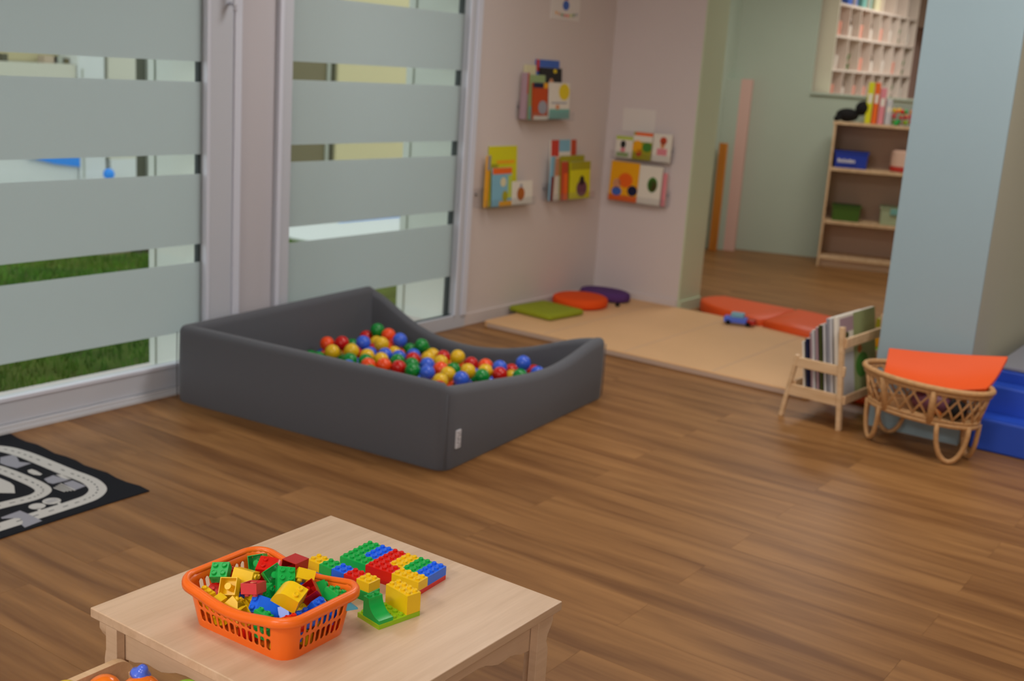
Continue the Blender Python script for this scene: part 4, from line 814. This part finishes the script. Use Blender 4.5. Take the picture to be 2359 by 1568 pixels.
MB().lathe([(.05, 0), (.05, .222), (.03, .225)], 16).build('green_base', 'plastic_lime', ty, smooth='auto'); MB().lathe([(.048, .225), (.05, .235), (.048, .28), (.03, .286)], 16).build('yellow_body', 'print_amber', ty, smooth='auto'); MB().lathe([(.03, .286), (.034, .302), (.02, .315)], 16).build('dark_cap', 'black', ty, smooth=True); MB().box((-.03, -.05, .315), (.03, .03, .36)).build('label_card', 'print_olive', ty)

# ------------------------------------------------------------------ rattan doll crib with orange mattress
CR = empty('rattan_crib', (4.975, 1.292, 0), rad(-14), 'oval rattan doll crib on looped legs in front of the blue pillar', 'doll crib')
def oval(a, b, z, n=40, lift=0): return [(a*cos(2*pi*i/n), b*sin(2*pi*i/n), z+lift*(abs(sin(2*pi*i/n))**3)) for i in range(n)]
TA, TB_, BA, BB, ZT, ZB = .160, .285, .130, .245, .318, .165
MB().tube(oval(TA, TB_, ZT), .0125, 10, True).build('top_hoop', 'rattan', CR, smooth=True)
MB().tube(oval(TA-.004, TB_-.004, ZT-.020), .007, 8, True).build('under_hoop', 'rattan', CR, smooth=True)
MB().tube(oval(BA, BB, ZB), .011, 10, True).build('bottom_hoop', 'rattan', CR, smooth=True)
MB().tube(oval(BA+.004, BB+.004, ZB+.016), .006, 8, True).build('binding_hoop', 'rattan', CR, smooth=True)
MB().prism([(BA*cos(i*pi/16), BB*sin(i*pi/16)) for i in range(32)], ZB-.006, ZB+.002).build('base_board', 'rattan', CR)
def ov(t, f): a, b, z = BA+(TA-.004-BA)*f, BB+(TB_-.004-BB)*f, ZB+(ZT-.01-ZB)*f; return (a*cos(t), b*sin(t), z)
NS = 26
for i in range(NS):
    t = 2*pi*i/NS
    for s in (-1, 1): MB().tube([ov(t+s*.20*(f-.5)*2, f) for f in (0, .5, 1)], .0046, 6).build('lattice_cane', 'rattan', CR, smooth=True)
for t in (rad(20), rad(155), rad(205), rad(335)):
    MB().tube([ov(t, 0), ov(t, .5), ov(t, 1)], .015, 8).build('bound_post', 'rattan', CR, smooth=True)
for sx, sy in ((1, 1), (1, -1), (-1, 1), (-1, -1)):
    c = rad(90-sx*sy*0)+0
    tc = math.atan2(sy*.80, sx*.62); p0 = ov(tc-.34, 0.05); p1 = ov(tc+.34, 0.05); pts = []
    for i in range(15):
        k = i/14; e_ = .5-.5*cos(pi*k); x = p0[0]+(p1[0]-p0[0])*e_; y = p0[1]+(p1[1]-p0[1])*e_; pts.append((x*1.02, y*1.02, .0105+(ZB-.006)*(1-sin(pi*k)**.85)))
    MB().tube(pts, .0105, 8).build('loop_leg', 'rattan', CR, smooth=True)
# mattress: a bent orange vinyl pad leaning up towards the pillar
def crib_pad():
    A, B, C_, D = Vector((5.035, 1.487, .400)), Vector((5.128, 1.017, .440)), Vector((4.955, 1.048, .326)), Vector((4.895, 1.455, .306))
    n = 10; top = []
    for i in range(n+1):
        for j in range(n+1):
            u, v = i/n, j/n; p = (A*(1-u)+B*u)*(1-v)+(D*(1-u)+C_*u)*v; p.z -= .030*sin(pi*v)**1.0*(1-.3*u)+.006*sin(pi*u)+.022*v*sin(pi*u); top.append(p)
    nn = Vector((-.35, -.05, .93)).normalized(); vs = top+[p-nn*.022 for p in top]; K = (n+1)**2; fs = []
    for i in range(n):
        for j in range(n):
            a = i*(n+1)+j; q = (a, a+1, a+n+2, a+n+1); fs += [q, tuple(x+K for x in reversed(q))]
    rim = [i*(n+1) for i in range(n+1)]+[n*(n+1)+j for j in range(1, n+1)]+[i*(n+1)+n for i in range(n-1, -1, -1)]+[j for j in range(n-1, 0, -1)]
    for i in range(len(rim)): a, b = rim[i], rim[(i+1) % len(rim)]; fs.append((a, b, b+K, a+K))
    return tag(MB().add(vs, fs).build('crib_mattress', 'pad_orange', bevel=.004), 'orange vinyl mattress lying tilted in the rattan crib', 'mattress')
crib_pad()
dl = empty('dark_doll', (4.965, 1.24, ZB+.004), rad(-14), 'dark haired doll lying in the rattan crib, glimpsed through the lattice', 'doll')
MB().lathe([(max(.001, .042*sin(pi*i/8)), .042-.042*cos(pi*i/8)) for i in range(9)], 14, Matrix.Translation((0, -.10, .002))).build('head', 'black', dl, smooth=True); MB().lathe([(.02, 0), (.045, .03), (.048, .12), (.03, .17)], 14, Matrix.Translation((0, .11, .05)) @ Matrix.Rotation(pi/2, 4, 'X')).build('body', 'print_plum', dl, smooth=True)
for s in (-1, 1): MB().tube([(s*.03, .0, .05), (s*.06, -.03, .035), (s*.065, -.07, .02)], [.015, .013, .010], 8).build('arm', 'print_brown', dl, smooth=True)

# ------------------------------------------------------------------ blue foam steps
fs_ = empty('foam_steps', (0, 0, 0), label='blue vinyl foam steps beside the pillar behind the crib', cat='foam steps')
XZ = lambda y: Matrix(((1, 0, 0, 0), (0, 0, 1, y), (0, 1, 0, 0), (0, 0, 0, 1)))
MB().prism([(5.165, 0), (5.165, .145), (5.30, .145), (5.30, 0)], .15, 1.125, XZ(0)).build('lower_step', 'vinyl_blue', fs_, bevel=.012)
MB().prism([(5.302, 0), (5.302, .265), (5.41, .265), (5.41, 0)], .15, 1.125, XZ(0)).build('middle_step', 'vinyl_blue', fs_, bevel=.012)
MB().prism([(5.412, 0), (5.412, .315), (6.3, .315), (6.3, 0)], .15, 1.125, XZ(0)).build('top_block', 'vinyl_blue', fs_, bevel=.012)
MB().prism([(5.42, .3155), (6.3, .3155), (6.3, .335), (5.42, .335)], .15, 1.125, XZ(0)).build('top_sheen_layer', 'vinyl_blue_sheen', fs_, bevel=.006)  # grey tone is painted window reflection on the glossy blue top

# ------------------------------------------------------------------ bookshelf in the back room
bs = empty('birch_bookshelf', BR.translation, 0, 'birch bookshelf with three shelves against the sage wall in the back room', 'bookshelf'); bs.matrix_world = BR
BW, BD = .92, .33
for x in (0, BW-.02): MB().box((x, 0, 0), (x+.02, BD, 1.185)).build('side_panel', 'birch', bs, bevel=.003)
MB().box((-.008, -.006, 1.180), (BW+.008, BD, 1.202)).build('top_board', 'birch', bs, bevel=.003)
for z in (.83, .392, .090): MB().box((.02, .004, z-.028), (BW-.02, BD-.01, z)).build('shelf_board', 'birch', bs, bevel=.003)
MB().box((.01, BD-.008, .06), (BW-.01, BD, 1.18)).build('back_panel', 'mat_edge', bs)
MB().box((.02, .04, 0), (BW-.02, .055, .062)).build('plinth', 'table_side', bs)
def onshelf(name, x, y, z, label, cat, group=None): o = empty(name, label=label, cat=cat, group=group); o.matrix_world = BR @ Matrix.Translation((x, y, z)); return o
def bin_(o, w, d, h, m, t=.006, flare=1.06):
    v = []; 
    for f, z in ((1, 0), (flare, h)): v += [(-w/2*f, -d/2*f, z), (w/2*f, -d/2*f, z), (w/2*f, d/2*f, z), (-w/2*f, d/2*f, z)]
    for f, z in ((flare*.95, h), (.94, t)): v += [(-w/2*f, -d/2*f, z), (w/2*f, -d/2*f, z), (w/2*f, d/2*f, z), (-w/2*f, d/2*f, z)]
    F = [(0, 1, 2, 3)]+[(k*4+i, k*4+(i+1) % 4, k*4+4+(i+1) % 4, k*4+4+i) for k in range(3) for i in range(4)]+[(12, 13, 14, 15)]
    MB().add(v, F).build('tub', m, o, bevel=.003)
    rm = MB(); 
    for a in ((-w/2*flare-.006, -d/2*flare-.006, w/2*flare+.006, -d/2*flare+.002), (-w/2*flare-.006, d/2*flare-.002, w/2*flare+.006, d/2*flare+.006)): rm.box((a[0], a[1], h-.012), (a[2], a[3], h))
    for s in (-1, 1): rm.box((s*w/2*flare-.004, -d/2*flare, h-.012), (s*w/2*flare+.004, d/2*flare, h))
    rm.build('rim', m, o)
b1 = onshelf('blue_bin', .17, .15, .831, 'blue plastic bin with a white name label on the upper shelf', 'bin'); bin_(b1, .25, .22, .135, 'bin_blue')
lbk = MB().box((-.11, -.1195, .03), (.05, -.1165, .085)).build('name_label', 'bin_blue', b1)
kk = MB()
for i, (x, w_, hh) in enumerate(((-.105, .012, .03), (-.088, .010, .022), (-.073, .012, .022), (-.056, .006, .030), (-.045, .012, .022), (-.028, .010, .022), (-.013, .012, .028), (.004, .010, .022), (.019, .012, .022))): kk.box((x, -.1215, .045), (x+w_, -.1195, .045+hh))
kk.build('label_lettering', 'print_white', b1)
b2 = onshelf('food_tub', .60, .15, .831, 'cream tub with red base on the upper shelf, half hidden by the pillar', 'tub'); MB().lathe([(.10, .035), (.115, .045), (.115, .16), (.09, .175)], 20).build('tub', 'tub_cream', b2, smooth='auto'); MB().lathe([(.105, 0), (.117, .006), (.117, .044), (.10, .046)], 20).build('base', 'tub_red', b2, smooth='auto')
b3 = onshelf('green_bin', .185, .15, .393, 'dark green plastic bin on the middle shelf', 'bin'); bin_(b3, .215, .22, .125, 'bin_green')
b4 = onshelf('pale_bin', .57, .15, .393, 'pale sage plastic bin on the middle shelf beside the pillar', 'bin'); bin_(b4, .21, .22, .145, 'bin_pale')
MB().box((-.035, -.128, .09), (.06, -.117, .14)).build('grip_hole', 'print_teal', b4)
pb = onshelf('black_plush', .115, .13, 1.203, 'black soft toy lying on top of the bookshelf', 'soft toy')
pr = lambda a, b, c, n=10: [(max(.001, a*sin(pi*i/n)), b*(1-cos(pi*i/n))) for i in range(n+1)]
MB().lathe(pr(.075, .055, 0), 16, Matrix.Translation((-.02, 0, 0)) @ Matrix.Diagonal((1.25, .8, 1, 1))).build('body', 'black', pb, smooth=True); MB().lathe(pr(.055, .06, 0), 16, Matrix.Translation((.07, .0, .06)) @ Matrix.Rotation(.35, 4, 'Y')).build('head', 'black', pb, smooth=True); MB().tube([(.09, 0, .15), (.10, 0, .165), (.10, .01, .175)], [.022, .016, .006], 8).build('ear', 'black', pb, smooth=True)
for s in (-1, 1): MB().tube([(-.07, s*.03, .04), (-.11, s*.04, .02), (-.125, s*.04, .018)], [.028, .022, .012], 8).build('paw', 'black', pb, smooth=True)
for i, (x, w_, m, lb) in enumerate(((.235, .05, 'lemon', 'yellow folder standing on the bookshelf top'), (.288, .045, 'orange', 'orange folder standing on the bookshelf top beside the yellow one'), (.336, .05, 'pink', 'pink folder standing third on the bookshelf top'), (.392, .05, 'ltgrey', 'pale grey folder standing on the bookshelf top, shorter'))):
    o = onshelf('folder', x, .10, 1.203, lb, 'folder', 'folders on the bookshelf'); h_ = (.33, .33, .29, .20)[i]
    MB().box((0, 0, 0), (w_-.004, .24, h_)).build('cover', 'print_'+m, o, bevel=.003); MB().box((.005, .004, .004), (w_-.009, .243, h_+.001)).build('pages', 'print_white', o); MB().box((.008, -.001, h_*.5), (w_-.012, .001, h_*.72)).build('spine_label', 'print_white', o)
cb = onshelf('clear_box', .575, .14, 1.203, 'clear plastic box of colourful wrapped bits on the bookshelf top', 'box')
for a, b in (((-.13, -.11, 0), (.13, .11, .004)), ((-.13, -.11, 0), (-.126, .11, .17)), ((.126, -.11, 0), (.13, .11, .17)), ((-.13, -.11, 0), (.13, -.106, .17)), ((-.13, .106, 0), (.13, .11, .17))): MB().box(a, b).build('side', 'clear_acrylic', cb)
random.seed(2)
cand = {}
for i in range(36):
    c = random.choice(('red', 'orange', 'lime', 'rose', 'red', 'yellow', 'green'))
    x, y, z = -.105+.042*(i % 6), -.075+.075*(i//6 % 2), .022+.045*(i//12)
    x += random.uniform(-.014, .014); y += random.uniform(-.02, .02); z += random.uniform(-.008, .012)
    n = 6
    if c not in cand:
        cand[c] = MB().lathe([(max(.0005, .0195*sin(pi*k/n)), -.0195*cos(pi*k/n)) for k in range(n+1)], 10).mesh('sweet'); cand[c].materials.append(MATS['plastic_'+c])
    o = bpy.data.objects.new('wrapped_sweet', cand[c]); COL.objects.link(o); o.matrix_world = BR @ Matrix.Translation((.575+x, .14+y, 1.203+z+.003)); tag(o, 'small shiny %s wrapped bit in the clear box on the bookshelf' % ('pink' if c == 'rose' else c), 'toy', '%s bits in the clear box' % c)

# ------------------------------------------------------------------ pigeonhole unit with cups in the next room
un = empty('pigeonhole_unit', (10.08, 3.80, 1.30), label='white wall unit of pigeonholes with cups in the room beyond the opening', cat='shelf unit')
UL, UD = 2.17, .245
rows = [(.08, .33), (.33, .615), (.615, .88), (.88, 1.15)]
for z in (.08, .33, .615, .88, 1.15): MB().box((0, 0, z-.020), (UL, UD, z)).build('shelf_board', 'unit_white', un)
MB().box((-.02, 0, .05), (0, UD, 1.16)).build('end_panel', 'unit_beige', un); MB().box((0, UD-.008, .06), (UL, UD, 1.15)).build('back_panel', 'unit_back', un)
cols_ = {0: 8, 1: 7, 2: 8, 3: 6}
random.seed(9)
CI = 0; names = ['lowest', 'second', 'third', 'top']
for r, (z0, z1) in enumerate(rows):
    n = cols_[r]
    for i in range(n+1): MB().box((UL*i/n-.006, 0, z0), (UL*i/n+.006, UD-.01, z1-.02)).build('divider', 'unit_white', un)
    if r == 3: continue
    for i in range(n):
        kind = [['p', 'b', 'p', 'p', 'w', 'w', 'l', 'w'], ['w', 'l', 'p', 'b', 'w', 'p', 'l', 'w'], ['p', 'b', 'p', 'b', 'p', 'w', 'l', 'w']][r][i]
        cx = 10.08+UL*(i+.45)/n; lb = '%s pigeonhole of the %s row of the wall unit' % (ORD[i], names[r])
        if kind in 'pw':
            o = tag(MB().lathe([(.030, 0), (.036, .004), (.042, .115), (.038, .115), (.032, .01)], 14).build('beaker', 'cup_pink' if kind == 'p' else 'cup_white', smooth='auto', loc=(cx, 3.86, 1.30+z0+.001)), ('pink' if kind == 'p' else 'white')+' beaker in the '+lb, 'cup', 'cups in the wall unit')
        elif kind == 'b':
            o = empty('bottle', (cx, 3.86, 1.30+z0+.001), 0, 'dark bottle in the '+lb, 'bottle', 'cups in the wall unit')
            MB().lathe([(.03, 0), (.036, .004), (.038, .09), (.03, .095)], 14).build('cup', 'cup_white', o, smooth='auto'); MB().lathe([(.026, .096), (.032, .12), (.022, .16), (.010, .17), (.010, .19)], 12).build('neck', 'bottle_brown', o, smooth=True)
        else:
            o = empty('potted_plant', (cx, 3.86, 1.30+z0+.001), 0, 'tiny green plant in the '+lb, 'plant', 'plants in the wall unit')
            MB().lathe([(.026, 0), (.034, .05), (.03, .052)], 12).build('pot', 'bin_green', o, smooth='auto')
            lf = MB()
            for k in range(9): a = k*2.4; lf.add([(0, 0, .05), (.03*cos(a)+.008*sin(a), .03*sin(a)-.008*cos(a), .11), (.045*cos(a), .045*sin(a), .13+.004*k), (.03*cos(a)-.008*sin(a), .03*sin(a)+.008*cos(a), .11)], [(0, 1, 2, 3)])
            lf.build('leaves', 'leaf', o)
for i, (x, m, lb) in enumerate(((.25, 'blue', 'blue box on top of the pigeonhole unit'), (.62, 'teal', 'teal box on top of the pigeonhole unit'), (.95, 'cream', 'cream box on top of the pigeonhole unit'))):
    o = tag(MB().box((0, 0, 0), (.24, .18, .12)).build('storage_box', 'print_'+m, bevel=.004, loc=(10.08+x, 3.83, 1.30+.881+.0)), lb, 'box')
